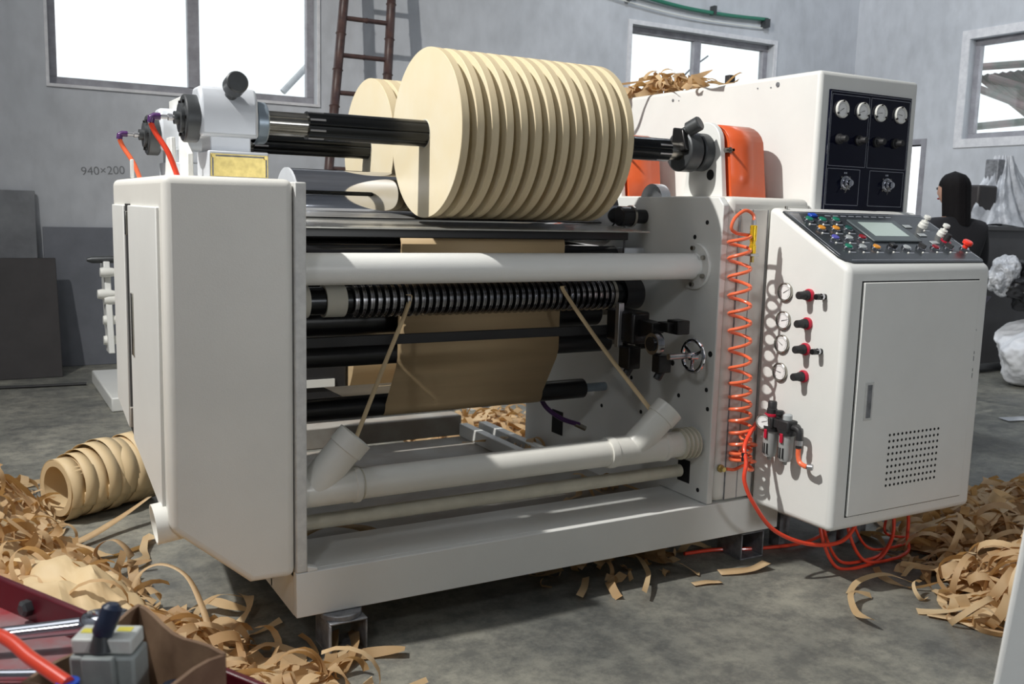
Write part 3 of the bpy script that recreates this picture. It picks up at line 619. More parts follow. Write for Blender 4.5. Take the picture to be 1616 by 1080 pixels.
# rewind shafts
def rewind_shaft(y, z, label):
    t = thing('rewind_shaft', label, 'shaft', (1.7, y, z), 'rewind shafts')
    bm = BM(); lathe(bm, (0.853, y, z), (1, 0, 0), [(0, 0.03), (0.0, 0.036), (0.14, 0.036), (0.14, 0.03)], 40); obj('shaft_sleeve', bm, 'steel', t)
    bm = BM()
    for k in range(8):
        a = k*PI/4+0.2; c, s = math.cos(a), math.sin(a)
        cyl(bm, (0.853, y+0.034*c, z+0.034*s), (0.99, y+0.034*c, z+0.034*s), 0.005, n=8)
    obj('spline', bm, 'steel', t)
    bm = BM(); n = 64; prof2 = []
    for i in range(n):
        a = 2*PI*i/n; r = 0.046 if (i % 8) else 0.0425; prof2.append((y+r*math.cos(a), z+r*math.sin(a)))
    prism(bm, prof2, 'X', 0.99, 2.50); obj('air_shaft_body', bm, 'shaftblack', t)
    for k in range(8):
        a = k*PI/4+0.39; c, s = math.cos(a), math.sin(a)
        bm = BM(); cyl(bm, (0.992, y+0.0415*c, z+0.0415*s), (1.045, y+0.0415*c, z+0.0415*s), 0.0062, n=8)
        obj('end_clip', bm, 'alu', t)
    for k in range(8):
        a = k*PI/4+0.39; c, s = math.cos(a), math.sin(a)
        bm = BM(); cyl(bm, (2.44, y+0.0415*c, z+0.0415*s), (2.50, y+0.0415*c, z+0.0415*s), 0.0062, n=8); obj('end_clip', bm, 'alu', t)
    bm = BM(); lathe(bm, (2.50, y, z), (1, 0, 0), [(0, 0.03), (0, 0.038), (0.065, 0.038)], 32); obj('shaft_collar', bm, 'steel', t)
    return t
rewind_shaft(3.15, 1.708, 'front black grooved rewind shaft carrying the thirteen kraft reels')
rewind_shaft(3.85, 1.690, 'rear black grooved rewind shaft half hidden below the front one')
def reel_mesh(x, y, z, R, w):
    bm = BM(); lathe(bm, (x, y, z), (1, 0, 0), [(0, 0.047), (0, R-0.0015), (0.0015, R), (w-0.0015, R), (w, R-0.0015), (w, 0.047)], 128, close=True); return bm
def reel(x, y, z, R, w, label, group):
    t = thing('kraft_reel', label, 'paper reel', (x, y, z), group)
    pr0 = obj('paper_roll', reel_mesh(x, y, z, R, w), 'kraftface', t, sm=40); pr0.data.materials.append(M['kraftrim'])
    for p_ in pr0.data.polygons:
        if abs(p_.normal.x) < 0.9: p_.material_index = 1
    bm = BM(); lathe(bm, (x-0.002, y, z), (1, 0, 0), [(0, 0.0465), (0, 0.050), (w+0.004, 0.050), (w+0.004, 0.0465)], 48, close=True); obj('core', bm, 'tube', t)
    return t
ordn = ['first', 'second', 'third', 'fourth', 'fifth', 'sixth', 'seventh', 'eighth', 'ninth', 'tenth', 'eleventh', 'twelfth', 'thirteenth']
pitch = 0.0558
r1 = reel(1.42, 3.15, 1.708, 0.296, 0.0285, 'leftmost kraft reel on the front shaft, showing its full pale face', 'narrow kraft paper reels on the front rewind shaft')
for k in range(1, 13):
    c = dup(r1, None, (k*pitch, 0, 0))
    c['label'] = ('%s narrow kraft reel from the left on the front rewind shaft' % ordn[k]) if k < 12 else 'rightmost kraft reel on the front rewind shaft, before the black chuck'
r2 = reel(1.475, 3.85, 1.690, 0.284, 0.040, 'leftmost kraft reel on the rear shaft, seen behind the front reels', 'kraft paper reels on the rear rewind shaft')
for k in range(1, 4):
    c = dup(r2, None, (k*0.0558, 0, 0)); c['label'] = '%s kraft reel from the left on the rear shaft behind the front reels' % ordn[k]
# trim strips into the duct mouths
def ribbon(bm, pts, wv, w):
    vs = []
    for i, p in enumerate(pts):
        p = Vector(p); ww = Vector(wv[i] if isinstance(wv, list) else wv); vs.append((bm.verts.new(p-ww*w/2), bm.verts.new(p+ww*w/2)))
    for a, b in zip(vs, vs[1:]): bm.faces.new((a[0], a[1], b[1], b[0]))
    return bm
def strip(pts, w, label):
    n = 24; P = spline(pts, 8); W = []
    for i in range(len(P)):
        a = i/(len(P)-1)*1.1; W.append(Vector((math.cos(a), -0.3*math.sin(a), 0.35*math.sin(a))).normalized())
    o = obj('trim_strip', ribbon(BM(), P, W, w), 'kraft', sm=60); solid(o, 0.0005); return tag(o, label, 'paper strip')
strip([(1.40, 3.232, 1.13), (1.398, 3.228, 1.09), (1.24, 3.10, 0.86), (1.07, 2.93, 0.64), (1.055, 2.915, 0.60)], 0.019, 'left thin paper trim strip running into the left duct mouth')
strip([(2.08, 3.232, 1.15), (2.085, 3.228, 1.12), (2.20, 3.10, 0.90), (2.33, 2.93, 0.66), (2.34, 2.91, 0.62)], 0.019, 'right thin paper trim strip running into the right duct mouth')

# ------------------------------------------------------------------ tall gauge cabinet
tc_ = thing('gauge_cabinet', 'tall white cabinet with a blue-black gauge panel rising behind the control console', 'cabinet', (3.33, 3.6, 0))
TX0, TX1, TZ = 3.03, 3.63, 2.045
bm = BM(); box(bm, TX0, TX1, YM+0.004, 4.45, 0.16, TZ)
obj('cabinet_body', bm, 'white', tc_, bev=0.018, seg=4)
for x, y in ((3.08, 2.95), (3.58, 2.95), (3.08, 4.38), (3.58, 4.38)): obj('leg', B(x-0.03, x+0.03, y-0.03, y+0.03, 0, 0.16), 'galv', tc_, sm=0)
ap = obj('acrylic_panel', B(3.083, 3.583, YM-0.004, YM+0.006, 1.478, 1.972), 'acrylic', tc_, bev=0.002)
def outline(x0, x1, z0, z1, y, w=0.0015):
    bm = BM()
    for q in ((x0, x1, z0, z0+w), (x0, x1, z1-w, z1), (x0, x0+w, z0, z1), (x1-w, x1, z0, z1)): box(bm, q[0], q[1], y-0.0006, y, q[2], q[3])
    return bm
yf = YM-0.004
for q in ((3.095, 3.318, 1.665, 1.955), (3.328, 3.572, 1.665, 1.955), (3.095, 3.29, 1.505, 1.655), (3.35, 3.565, 1.505, 1.655), (3.088, 3.578, 1.483, 1.966)):
    obj('printed_frame', outline(*q, yf), 'line', ap, sm=0)
def gauge(parent, c, r, d, name='pressure_gauge', notch=False, seed=0):
    c = Vector(c); d = Vector(d).normalized(); u, v = basis(d)
    bm = BM(); lathe(bm, c, d, [(0, r*0.9), (0, r), (0.010, r), (0.012, r*0.93), (0.008, r*0.86), (0.006, r*0.84), (0.006, 0)], 36)
    g = obj(name, bm, 'steel' if not notch else 'whiteplastic', parent)
    obj('dial', cyl(BM(), c+d*0.0062, c+d*0.0070, r*0.80, n=32), 'dial', g)
    up = Vector((0, 0, 1)); rt = up.cross(d).normalized() if abs(d.z) < 0.9 else u
    bm = BM()
    for k in range(19):
        a = math.radians(-135+k*15); e = up*math.cos(a)+rt*math.sin(a); s_ = e.cross(d)*r*0.02
        p0, p1 = c+d*0.0074+e*r*0.60, c+d*0.0074+e*r*0.74
        bm.faces.new([bm.verts.new(p) for p in (p0-s_, p0+s_, p1+s_, p1-s_)])
    obj('scale_mark', bm, 'blackmatte', g, sm=0)
    a = math.radians(seed); e = up*math.cos(a)+rt*math.sin(a); s_ = e.cross(d)*r*0.035
    bm = BM(); p0, p1 = c+d*0.0078-e*r*0.2, c+d*0.0078+e*r*0.62
    hexa(bm, [p0-s_, p0+s_, p1+s_*0.3, p1-s_*0.3], [q+d*0.0006 for q in (p0-s_, p0+s_, p1+s_*0.3, p1-s_*0.3)]); obj('needle', bm, 'blackmatte', g, sm=0)
    if notch:
        for a in (0, 2.1, -2.1):
            e = up*math.cos(a)+rt*math.sin(a); bm = BM(); sphere(bm, c+e*r*0.93+d*0.011, r*0.14, n=8); obj('clip_screw', bm, 'black', g)
    return g
for k, x in enumerate((3.153, 3.277, 3.385, 3.511)):
    gauge(ap, (x, yf, 1.896), 0.036, (0, -1, 0), notch=True, seed=-120+k*12)
def knob_reg(parent, c, d, r=0.018, L=0.05, base='blackmatte', name='regulator_knob'):
    c = Vector(c); d = Vector(d).normalized()
    bm = BM(); lathe(bm, c, d, [(0.012, r*0.8), (0.014, r), (L*0.45, r*0.95), (L*0.5, r*0.82), (L-0.003, r*0.78), (L, r*0.70), (L, 0)], 28)
    k = obj(name, bm, 'blackmatte', parent)
    bm = BM(); lathe(bm, c, d, [(0, r*1.25), (0.010, r*1.28), (0.014, r*1.1), (0.014, 0.0)], 28); obj('collar', bm, base, k)
    return k
for x in (3.147, 3.265, 3.375, 3.490): knob_reg(ap, (x, yf, 1.775), (0, -1, 0), 0.017, 0.045)
for x in (3.205, 3.46):
    bm = BM(); lathe(bm, (x, yf, 1.597), (0, -1, 0), [(0, 0.030), (0.004, 0.030), (0.006, 0.022), (0.018, 0.022), (0.020, 0.014), (0.034, 0.013), (0.036, 0)], 32); k = obj('dial_knob', bm, 'chrome', ap)
    obj('pointer', hexa(BM(), [(x-0.002, yf-0.02, 1.595), (x+0.002, yf-0.02, 1.595), (x+0.002, yf-0.024, 1.595), (x-0.002, yf-0.024, 1.595)], [(x-0.022, yf-0.02, 1.556), (x-0.02, yf-0.02, 1.556), (x-0.02, yf-0.024, 1.556), (x-0.022, yf-0.024, 1.556)]), 'steel', k, sm=0)
    for q in range(4):
        a = PI/4+q*PI/2; obj('knob_screw', cyl(BM(), (x+0.034*math.cos(a), yf, 1.597+0.034*math.sin(a)), (x+0.034*math.cos(a), yf-0.003, 1.597+0.034*math.sin(a)), 0.004, n=10), 'steel', k)
    bm = BM()
    for q in range(2): box(bm, x-0.009+q*0.010, x-0.002+q*0.010, yf-0.0006, yf, 1.635, 1.642)
    obj('printed_mark', bm, 'line', ap, sm=0)
for y, z, r in ((3.78, 2.0, 0.007), (3.12, 1.999, 0.003), (3.20, 2.003, 0.003), (3.735, 1.995, 0.003)):
    bm = BM(); lathe(bm, (TX0, y, z), (-1, 0, 0), [(0, r), (0.003, r), (0.004, 0)], 14); obj('panel_screw', bm, 'galv', tc_)
bm = BM(); lathe(bm, (TX0, 3.08, 2.008), (-1, 0, 0), [(0, 0.010), (0.004, 0.010), (0.004, 0.0)], 14); obj('panel_screw', bm, 'galv', tc_)
bm = BM(); sphere(bm, (3.45, 3.25, TZ), 0.055, (1, 1, 0.55)); obj('vent_dome', bm, 'whiteplastic', tc_)
tag(obj('wooden_block', B(3.62, 3.66, 4.02, 4.06, 2.03, 2.20), 'sheetbrown', bev=0.003), 'dark upright stub on the back edge of the tall cabinet top', 'block')
bpy.data.objects['wooden_block'].location = (-0.02, 0, 0.0)

# ------------------------------------------------------------------ control console
cc = thing('control_console', 'white control console with a sloped button panel, hung on the front of the machine', 'console', (3.2, 2.6, 0))
CX0, CX1, CY0, CY1, CZ = 2.78, 3.61, 2.41, 2.836, 0.268
def zs(y): return 1.281+0.551*(y-2.425)
bm = BM(); prism(bm, [(CY0, CZ), (CY1, CZ), (CY1, zs(2.80)), (2.79, zs(2.79)), (CY0, zs(CY0))], 'X', CX0, CX1)
obj('console_body', bm, 'white', cc, bev=0.024, seg=5)
obj('mounting_bracket', B(3.1, 3.5, 2.836, 2.843, 0.3, 1.2), 'white', cc, sm=0)
nrm = Vector((0, -0.551, 1)).normalized(); slp = Vector((0, 1, 0.551)).normalized()
def sp(x, y, h=0.0): return Vector((x, y, zs(y)))+nrm*h
def slab(x0, x1, y0, y1, h0, h1, cut=0.0):
    q = [(x0, y0), (x1, y0), (x1, y1), (x0, y1)]
    if cut: q = [(x0, y0+cut), (x0+cut*0.3, y0+cut*0.3), (x0+cut, y0), (x1-cut*0.4, y0), (x1, y0+cut*0.4), (x1, y1), (x0, y1)]
    return hexa(BM(), [sp(x, y, h0) for x, y in q], [sp(x, y, h1) for x, y in q])
cpn = obj('button_panel', slab(CX0+0.006, CX1-0.008, 2.435, 2.765, -0.002, 0.006, 0.04), 'panel', cc, bev=0.002)
bm = BM()
for x0, x1, y0, y1 in ((CX0+0.05, CX1-0.03, 2.447, 2.449), (CX0+0.02, CX0+0.022, 2.48, 2.75), (CX0+0.02, CX1-0.02, 2.752, 2.754), (CX1-0.02, CX1-0.018, 2.46, 2.752)):
    lo = [sp(x, y, 0.006) for x, y in ((x0, y0), (x1, y0), (x1, y1), (x0, y1))]; hexa(bm, lo, [p+nrm*0.001 for p in lo])
obj('printed_frame', bm, 'line', cpn, sm=0)
# pale corner triangle at the back left
bm = BM(); q = [(CX0+0.025, 2.749), (CX0+0.025, 2.66), (CX0+0.075, 2.749)]; hexa(bm, [sp(x, y, 0.006) for x, y in q], [sp(x, y, 0.0072) for x, y in q]); obj('pale_corner', bm, 'alu', cpn, sm=0)
bz = obj('touch_screen', slab(3.075, 3.36, 2.56, 2.705, 0.006, 0.014), 'bezel', cc, bev=0.003)
obj('screen', slab(3.118, 3.318, 2.592, 2.686, 0.014, 0.0145), 'screen', bz, sm=0)
def button(x, y, col, kind='push'):
    c = sp(x, y, 0.006); bm = BM()
    lathe(bm, c, nrm, [(0, 0.0195), (0.006, 0.0195), (0.008, 0.0175), (0.008, 0.0)], 24); b = obj('push_button' if kind == 'push' else kind, bm, 'chrome' if kind != 'white_switch' else 'whiteplastic', cc)
    if kind == 'push':
        bm = BM(); lathe(bm, c+nrm*0.008, nrm, [(0, 0.0150), (0.004, 0.0145), (0.006, 0.0)], 20); obj('lens', bm, col, b)
    elif kind == 'selector_switch':
        e = Vector((0.25, -1, -0.551)).normalized(); f = nrm.cross(e).normalized(); lo = [c+nrm*0.008+e*a*0.016+f*q*0.004 for a, q in ((-1, -1), (1, -1), (1, 1), (-1, 1))]
        obj('lever', hexa(BM(), lo, [p+nrm*0.014 for p in lo]), 'blackmatte', b, bev=0.001)
    elif kind == 'emergency_stop':
        bm = BM(); lathe(bm, c+nrm*0.008, nrm, [(0, 0.011), (0.012, 0.011), (0.016, 0.020), (0.026, 0.021), (0.030, 0.017), (0.031, 0)], 28); obj('mushroom_head', bm, 'redbright', b)
    elif kind == 'white_switch':
        bm = BM(); lathe(bm, c+nrm*0.008, nrm, [(0, 0.019), (0.008, 0.019), (0.012, 0.016), (0.020, 0.016), (0.022, 0.006), (0.034, 0.006)], 24); obj('base_ring', bm, 'whiteplastic', b)
        bm = BM(); lathe(bm, c+nrm*0.042, nrm, [(0, 0.006), (0, 0.0145), (0.010, 0.0145), (0.012, 0.012), (0.012, 0)], 24); obj('cap', bm, 'whiteplastic', b)
    elif kind == 'square_switch':
        lo = [c+nrm*0.008+Vector((a*0.014, 0, 0))+slp*q*0.012 for a, q in ((-1, -1), (1, -1), (1, 1), (-1, 1))]
        obj('rocker', hexa(BM(), lo, [p+nrm*0.012 for p in lo]), 'black', b, bev=0.002)
    # small white indicator and a blank label strip next to it
    bm = BM(); sphere(bm, sp(x-0.021, y-0.028, 0.007), 0.0045, n=10); obj('indicator', bm, 'whiteplastic', b)
    obj('label_strip', slab(x-0.012, x+0.014, y-0.030, y-0.026, 0.0062, 0.0068), 'line', b, sm=0)
    return b
for x, y, c in ((2.862, 2.702, 'green'), (2.935, 2.701, 'green'), (3.012, 2.703, 'green'), (2.87, 2.643, 'amber'), (2.947, 2.642, 'amber'), (3.02, 2.644, 'darkgreen'), (2.879, 2.581, 'blue'), (2.954, 2.58, 'clear'), (3.033, 2.585, 'darkred'), (2.889, 2.523, 'green'), (2.964, 2.521, 'clear'), (3.042, 2.521, 'amber'), (3.214, 2.518, 'clear'), (3.392, 2.522, 'darkred')): button(x, y, c)
button(3.133, 2.522, None, 'square_switch'); button(3.303, 2.520, None, 'selector_switch'); button(3.475, 2.522, None, 'selector_switch'); button(3.575, 2.520, None, 'emergency_stop')
button(3.500, 2.672, None, 'white_switch'); button(3.545, 2.612, None, 'white_switch')
for x, y in ((3.405, 2.672), (3.425, 2.612), (3.437, 2.56)): obj('legend_plate', slab(x-0.022, x+0.022, y-0.010, y+0.010, 0.006, 0.010), 'clear', cc, bev=0.002)
k = obj('red_legend_ring', lathe(BM(), sp(3.525, 2.572, 0.006), nrm, [(0, 0.022), (0.003, 0.022), (0.003, 0.0)], 24), 'red', cc)
obj('black_knob', lathe(BM(), sp(3.528, 2.575, 0.009), nrm, [(0, 0.014), (0.028, 0.012), (0.03, 0)], 20), 'blackmatte', k)
obj('blue_switch', slab(2.895, 2.93, 2.722, 2.742, 0.006, 0.016), 'bluering', cc, bev=0.002)
for k in range(9): obj('label_strip', slab(2.99+k*0.045, 3.02+k*0.045, 2.735, 2.740, 0.0062, 0.0068), 'line', cpn, sm=0)
# console door
dr_ = obj('door', B(2.858, 3.533, CY0-0.010, CY0+0.001, 0.325, 1.218), 'white', cc, bev=0.003)
bm = outline(2.853, 3.538, 0.320, 1.223, CY0+0.0002, 0.005); obj('door_seam', bm, 'dark', cc, sm=0)
h = obj('handle', B(2.903, 2.948, CY0-0.013, CY0-0.009, 0.695, 0.842), 'steelwhite', dr_, bev=0.002)
obj('handle_recess', B(2.913, 2.938, CY0-0.0136, CY0-0.012, 0.705, 0.832), 'galv', dr_, sm=0)
vv = BM()
for i in range(13):
    for j in range(9): cyl(vv, (3.062+i*0.0240, CY0-0.0108, 0.424+j*0.0252), (3.062+i*0.0240, CY0-0.0098, 0.424+j*0.0252), 0.0055, n=12)
obj('ventilation_holes', vv, 'dark', dr_, sm=0)
bm = BM()
for z, l in ((1.02, 0.006), (0.93, 0.012), (0.91, 0.02), (0.86, 0.012), (0.84, 0.02)): box(bm, 3.5325, 3.5345, CY0-0.011, CY0-0.0095, z-l, z)
obj('paint_chips', bm, 'galv', dr_, sm=0)
obj('hinge_screw', cyl(BM(), (2.83, 2.79, zs(2.79)+0.01), (2.83, 2.79, zs(2.79)-0.004), 0.006, n=12), 'steel', cc)
for k, z in enumerate((1.158, 1.046, 0.952, 0.840)):
    gauge(cc, (CX0, 2.712, z), 0.037, (-1, 0, 0), seed=(60, 75, -60, -80)[k])
for z in (1.157, 1.048, 0.949, 0.843): knob_reg(cc, (CX0, 2.589, z), (-1, 0, 0), 0.019, 0.062, 'red')
for z in (1.158, 0.951):
    bm = BM(); lathe(bm, (CX0, 2.515, z), (-1, 0, 0), [(0, 0.011), (0.010, 0.011), (0.012, 0.006), (0.030, 0.006), (0.032, 0.012), (0.048, 0.011), (0.05, 0)], 20); b = obj('push_valve', bm, 'black', cc)
    obj('valve_nut', lathe(BM(), (CX0-0.012, 2.515, z), (-1, 0, 0), [(0, 0.0125), (0.009, 0.0125), (0.009, 0.007)], 8), 'chrome', b)
# ------------------------------------------------------------------ air preparation unit
fr = thing('air_preparation_unit', 'air filter and lubricator with two grey bowls on the lit side of the console', 'air filter', (2.72, 2.64, 0.6))
FX = 2.725
def bowl(y, top=True):
    b = obj('filter_body', B(FX-0.027, FX+0.027, y-0.030, y+0.030, 0.625, 0.672), 'blackmatte', fr, bev=0.006)
    bm = BM(); lathe(bm, (FX, y, 0.628), (0, 0, -1), [(0, 0.031), (0.018, 0.031), (0.02, 0.029), (0.10, 0.027), (0.118, 0.022), (0.122, 0.01), (0.134, 0.008), (0.134, 0)], 32); w_ = obj('bowl', bm, 'bowl', b)
    obj('bowl_collar', lathe(BM(), (FX, y, 0.634), (0, 0, -1), [(0, 0.03), (0, 0.034), (0.02, 0.034), (0.02, 0.03)], 32), 'blackmatte', b)
    for q in range(3):
        a = math.radians(150+q*26); e = Vector((math.cos(a), math.sin(a), 0)); s_ = Vector((-e.y, e.x, 0))
        c0 = Vector((FX, y, 0))+e*0.0275; lo = [c0-s_*0.0035+Vector((0, 0, 0.522)), c0+s_*0.0035+Vector((0, 0, 0.522)), c0+s_*0.0035+e*0.0012+Vector((0, 0, 0.522)), c0-s_*0.0035+e*0.0012+Vector((0, 0, 0.522))]
        obj('sight_slot', hexa(BM(), lo, [p+Vector((0, 0, 0.042)) for p in lo]), 'dark', b, sm=0)
    a = math.radians(195); e = Vector((math.cos(a), math.sin(a), 0))
    obj('lock_tab', B(FX-0.036, FX-0.028, y-0.012, y+0.002, 0.585, 0.622), 'red', b, bev=0.002)
    return b
b1 = bowl(2.690); b2 = bowl(2.606)
obj('link_block', B(FX-0.018, FX+0.02, 2.632, 2.664, 0.632, 0.668), 'blackmatte', fr, bev=0.003)
obj('regulator_ring', lathe(BM(), (FX, 2.690, 0.672), (0, 0, 1), [(0, 0.026), (0.0, 0.028), (0.008, 0.028), (0.01, 0.022)], 28), 'red', b1)
obj('regulator_knob', lathe(BM(), (FX, 2.690, 0.68), (0, 0, 1), [(0, 0.021), (0.02, 0.020), (0.022, 0.0175), (0.046, 0.0175), (0.05, 0.015), (0.05, 0)], 24), 'blackmatte', b1)
obj('drip_dome', lathe(BM(), (FX, 2.606, 0.672), (0, 0, 1), [(0, 0.018), (0.018, 0.018), (0.024, 0.012), (0.026, 0)], 24), 'clear', b2)
obj('oil_plug', lathe(BM(), (FX, 2.650, 0.672), (0, 0, 1), [(0, 0.012), (0.01, 0.012), (0.012, 0.016), (0.028, 0.016), (0.03, 0)], 20), 'blackmatte', fr)
obj('wall_bracket', B(FX+0.02, CX0, 2.63, 2.665, 0.625, 0.66), 'blackmatte', fr, bev=0.002)
gauge(fr, (FX-0.027, 2.703, 0.648), 0.031, (-1, -0.35, 0.05), seed=70)
e_ = obj('outlet_elbow', tube(BM(), spline([(FX, 2.576, 0.648), (FX, 2.558, 0.648), (FX, 2.545, 0.64), (FX, 2.541, 0.62), (FX, 2.541, 0.575)]), 0.012, 12), 'blackmatte', fr)
obj('elbow_collar', lathe(BM(), (FX, 2.541, 0.606), (0, 0, -1), [(0, 0.015), (0.02, 0.015), (0.02, 0.012)], 16), 'alu', e_)
obj('short_hose', tube(BM(), spline([(FX, 2.541, 0.576), (FX, 2.540, 0.545), (FX, 2.530, 0.522), (FX, 2.508, 0.514), (FX, 2.490, 0.514)]), 0.0095, 10), 'coral', fr)
obj('hose_fitting', lathe(BM(), (FX, 2.492, 0.514), (0.5, -0.8, 0.0), [(0, 0.012), (0.02, 0.012), (0.022, 0.009), (0.022, 0)], 12), 'alu', fr)
obj('inlet_elbow', tube(BM(), spline([(FX, 2.72, 0.650), (FX, 2.742, 0.650), (FX-0.005, 2.752, 0.645), (FX-0.012, 2.756, 0.63)]), 0.010, 12), 'blackmatte', fr)
sh = thing('supply_hose', 'coral air hose hanging in a long loop from the air filter down under the console', 'air hose', (2.7, 2.7, 0.3))
pts = spline([(FX-0.012, 2.756, 0.632), (2.655, 2.73, 0.60), (2.60, 2.70, 0.555), (2.585, 2.67, 0.50), (2.573, 2.66, 0.43), (2.613, 2.64, 0.337), (2.71, 2.62, 0.225), (2.87, 2.59, 0.155), (3.04, 2.58, 0.14), (3.15, 2.60, 0.19), (3.19, 2.62, 0.27)], 10)
obj('hose', tube(BM(), pts, 0.0085, 12), 'redhose', sh)
obj('joint', lathe(BM(), (2.592, 2.690, 0.535), (-0.15, -0.2, -1), [(0, 0.009), (0, 0.012), (0.012, 0.012), (0.013, 0.010), (0.02, 0.010), (0.021, 0.012), (0.033, 0.012), (0.033, 0.009)], 14), 'black', sh)
# coiled hose with blow gun
ch = thing('coiled_hose', 'coral coiled air hose hanging beside the console with a yellow air gun', 'coiled hose', (2.62, 2.785, 1.0))
zz = [1.375, 1.325, 1.252, 1.18, 1.108, 1.04, 0.97, 0.89, 0.82, 0.765, 0.71, 0.665, 0.615, 0.565, 0.52, 0.49, 0.47]
pts = [(2.640, 2.765, 1.425), (2.636, 2.768, 1.455), (2.60, 2.775, 1.470), (2.555, 2.78, 1.44), (2.545, 2.785, 1.40), (2.575, 2.785, 1.382)]
P0_ = [Vector(p) for p in spline(pts, 6)]
for i in range(len(zz)-1):
    for k in range(16):
        f = k/16; a = 2*PI*f+0.2; z = zz[i]+(zz[i+1]-zz[i])*f; xc = 2.590+(1.35-z)*0.085
        P0_.append(Vector((xc+0.044*math.cos(a), 2.785-0.042*math.sin(a)*0.95, z)))
P0_ += spline([tuple(P0_[-1]), (2.66, 2.74, 0.45), (2.70, 2.75, 0.44), (2.70, 2.79, 0.45), (2.66, 2.81, 0.43), (2.62, 2.815, 0.435)], 6)[1:]
obj('hose_coil', tube(BM(), P0_, 0.0068, 8), 'coral', ch)
P1_ = [Vector((2.69+0.035*math.cos(a), 2.775+0.03*math.sin(a), 0.60-0.011*a)) for a in [k*0.35 for k in range(40)]]
obj('spare_coil', tube(BM(), P1_, 0.0060, 8), 'coral', ch)
g_ = obj('air_gun', lathe(BM(), (2.640, 2.765, 1.415), (0.004, 0, -1), [(0, 0), (0, 0.011), (0.002, 0.0135), (0.060, 0.0135), (0.062, 0.011), (0.075, 0.011), (0.077, 0.0135), (0.11, 0.0135), (0.112, 0.009), (0.112, 0)], 24), 'brassbright', ch)
obj('gun_tip', cyl(BM(), (2.641, 2.765, 1.303), (2.641, 2.765, 1.272), 0.008, n=16), 'brass', g_)
obj('gun_clip', B(2.618, 2.660, 2.748, 2.782, 1.296, 1.306), 'alu', g_, bev=0.001)
obj('gun_neck', cyl(BM(), (2.640, 2.765, 1.413), (2.640, 2.765, 1.435), 0.009, n=12), 'alu', g_)
obj('gun_hook', B(2.634, 2.646, 2.775, 2.838, 1.375, 1.385), 'alu', ch, bev=0.001)
obj('wall_fitting', lathe(BM(), (2.605, 2.836, 0.435), (0, -1, 0), [(0, 0.016), (0.008, 0.016), (0.010, 0.010), (0.026, 0.010), (0.026, 0)], 14), 'brass', ch)
# red hoses looping under the console
for i, (x0, x1, dy, r, zl) in enumerate(((3.05, 3.46, 0.0, 0.0075, 0.012), (3.10, 3.50, 0.03, 0.007, 0.02), (3.18, 3.52, -0.03, 0.007, 0.030), (3.30, 3.48, 0.05, 0.006, 0.04))):
    P = spline([(x0, 2.70+dy, 0.27), (x0-0.03, 2.66+dy, 0.15), (x0+0.03, 2.62+dy, zl), (x0+0.16, 2.58+dy, zl), (x0+0.28, 2.60+dy, zl+0.01), (x1-0.02, 2.64+dy, 0.08), (x1, 2.66+dy, 0.17), (x1-0.03, 2.68+dy, 0.27)], 8)
    o = obj('looped_hose', tube(BM(), P, r, 10), 'redhose'); tag(o, ('leftmost red hose looping from under the console to the floor', 'second red hose looping under the console, behind the leftmost', 'red hose loop under the console reaching nearest the camera', 'thin red hose loop at the back right under the console')[i], 'air hose', 'red hoses looped under the console')
tag(obj('floor_hose', tube(BM(), spline([(2.60, 3.02, 0.012), (2.76, 3.0, 0.012), (2.95, 2.93, 0.012), (3.2, 2.90, 0.012), (3.5, 3.0, 0.012)]), 0.008, 10), 'redhose'), 'red hose lying on the floor under the right end of the machine', 'air hose')
t = tag(obj('round_tin', lathe(BM(), (3.42, 2.86, 0.002), (0, 0, 1), [(0, 0), (0, 0.05), (0.10, 0.05), (0.104, 0.054), (0.11, 0.054), (0.11, 0)], 28), 'galv'), 'grey metal foot standing in shadow under the console', 'foot')

# ------------------------------------------------------------------ kraft scrap
def rnd(a, b): return random.uniform(a, b)
def curl(bm, c, R, w, span, ax, seed):
    ax = Vector(ax).normalized(); u, v = basis(ax); a0 = rnd(0, 2*PI); n = max(6, int(span/0.35)); P = []; dr_ = rnd(-0.3, 0.6); tw = rnd(-0.4, 0.4)
    d = rnd(-0.5, 0.5)*w*1.2
    for i in range(n+1):
        f = i/n; a = a0+span*f; r = R*(1+dr_*f); P.append(Vector(c)+(u*math.cos(a)+v*math.sin(a))*r+ax*d*f*2)
    W = [(ax+u*tw*math.sin(i*0.5)).normalized() for i in range(n+1)]
    for p in P:
        if p.z < 0.006: p.z = 0.006+0.004*random.random()
    ribbon(bm, P, W, w)
def longstrip(bm, pts, w, twist=0.5):
    P = spline(pts, 5); W = []; ph = rnd(0, 6)
    for i in range(len(P)):
        d = (P[min(i+1, len(P)-1)]-P[max(i-1, 0)]).normalized(); s_ = d.cross(Vector((0, 0, 1)))
        if s_.length < 0.1: s_ = Vector((1, 0, 0))
        s_.normalize(); t = d.cross(s_); a = twist*math.sin(ph+i*0.35); W.append(s_*math.cos(a)+t*math.sin(a))
    for p in P: p.z = max(p.z, 0.008)
    ribbon(bm, P, W, w)
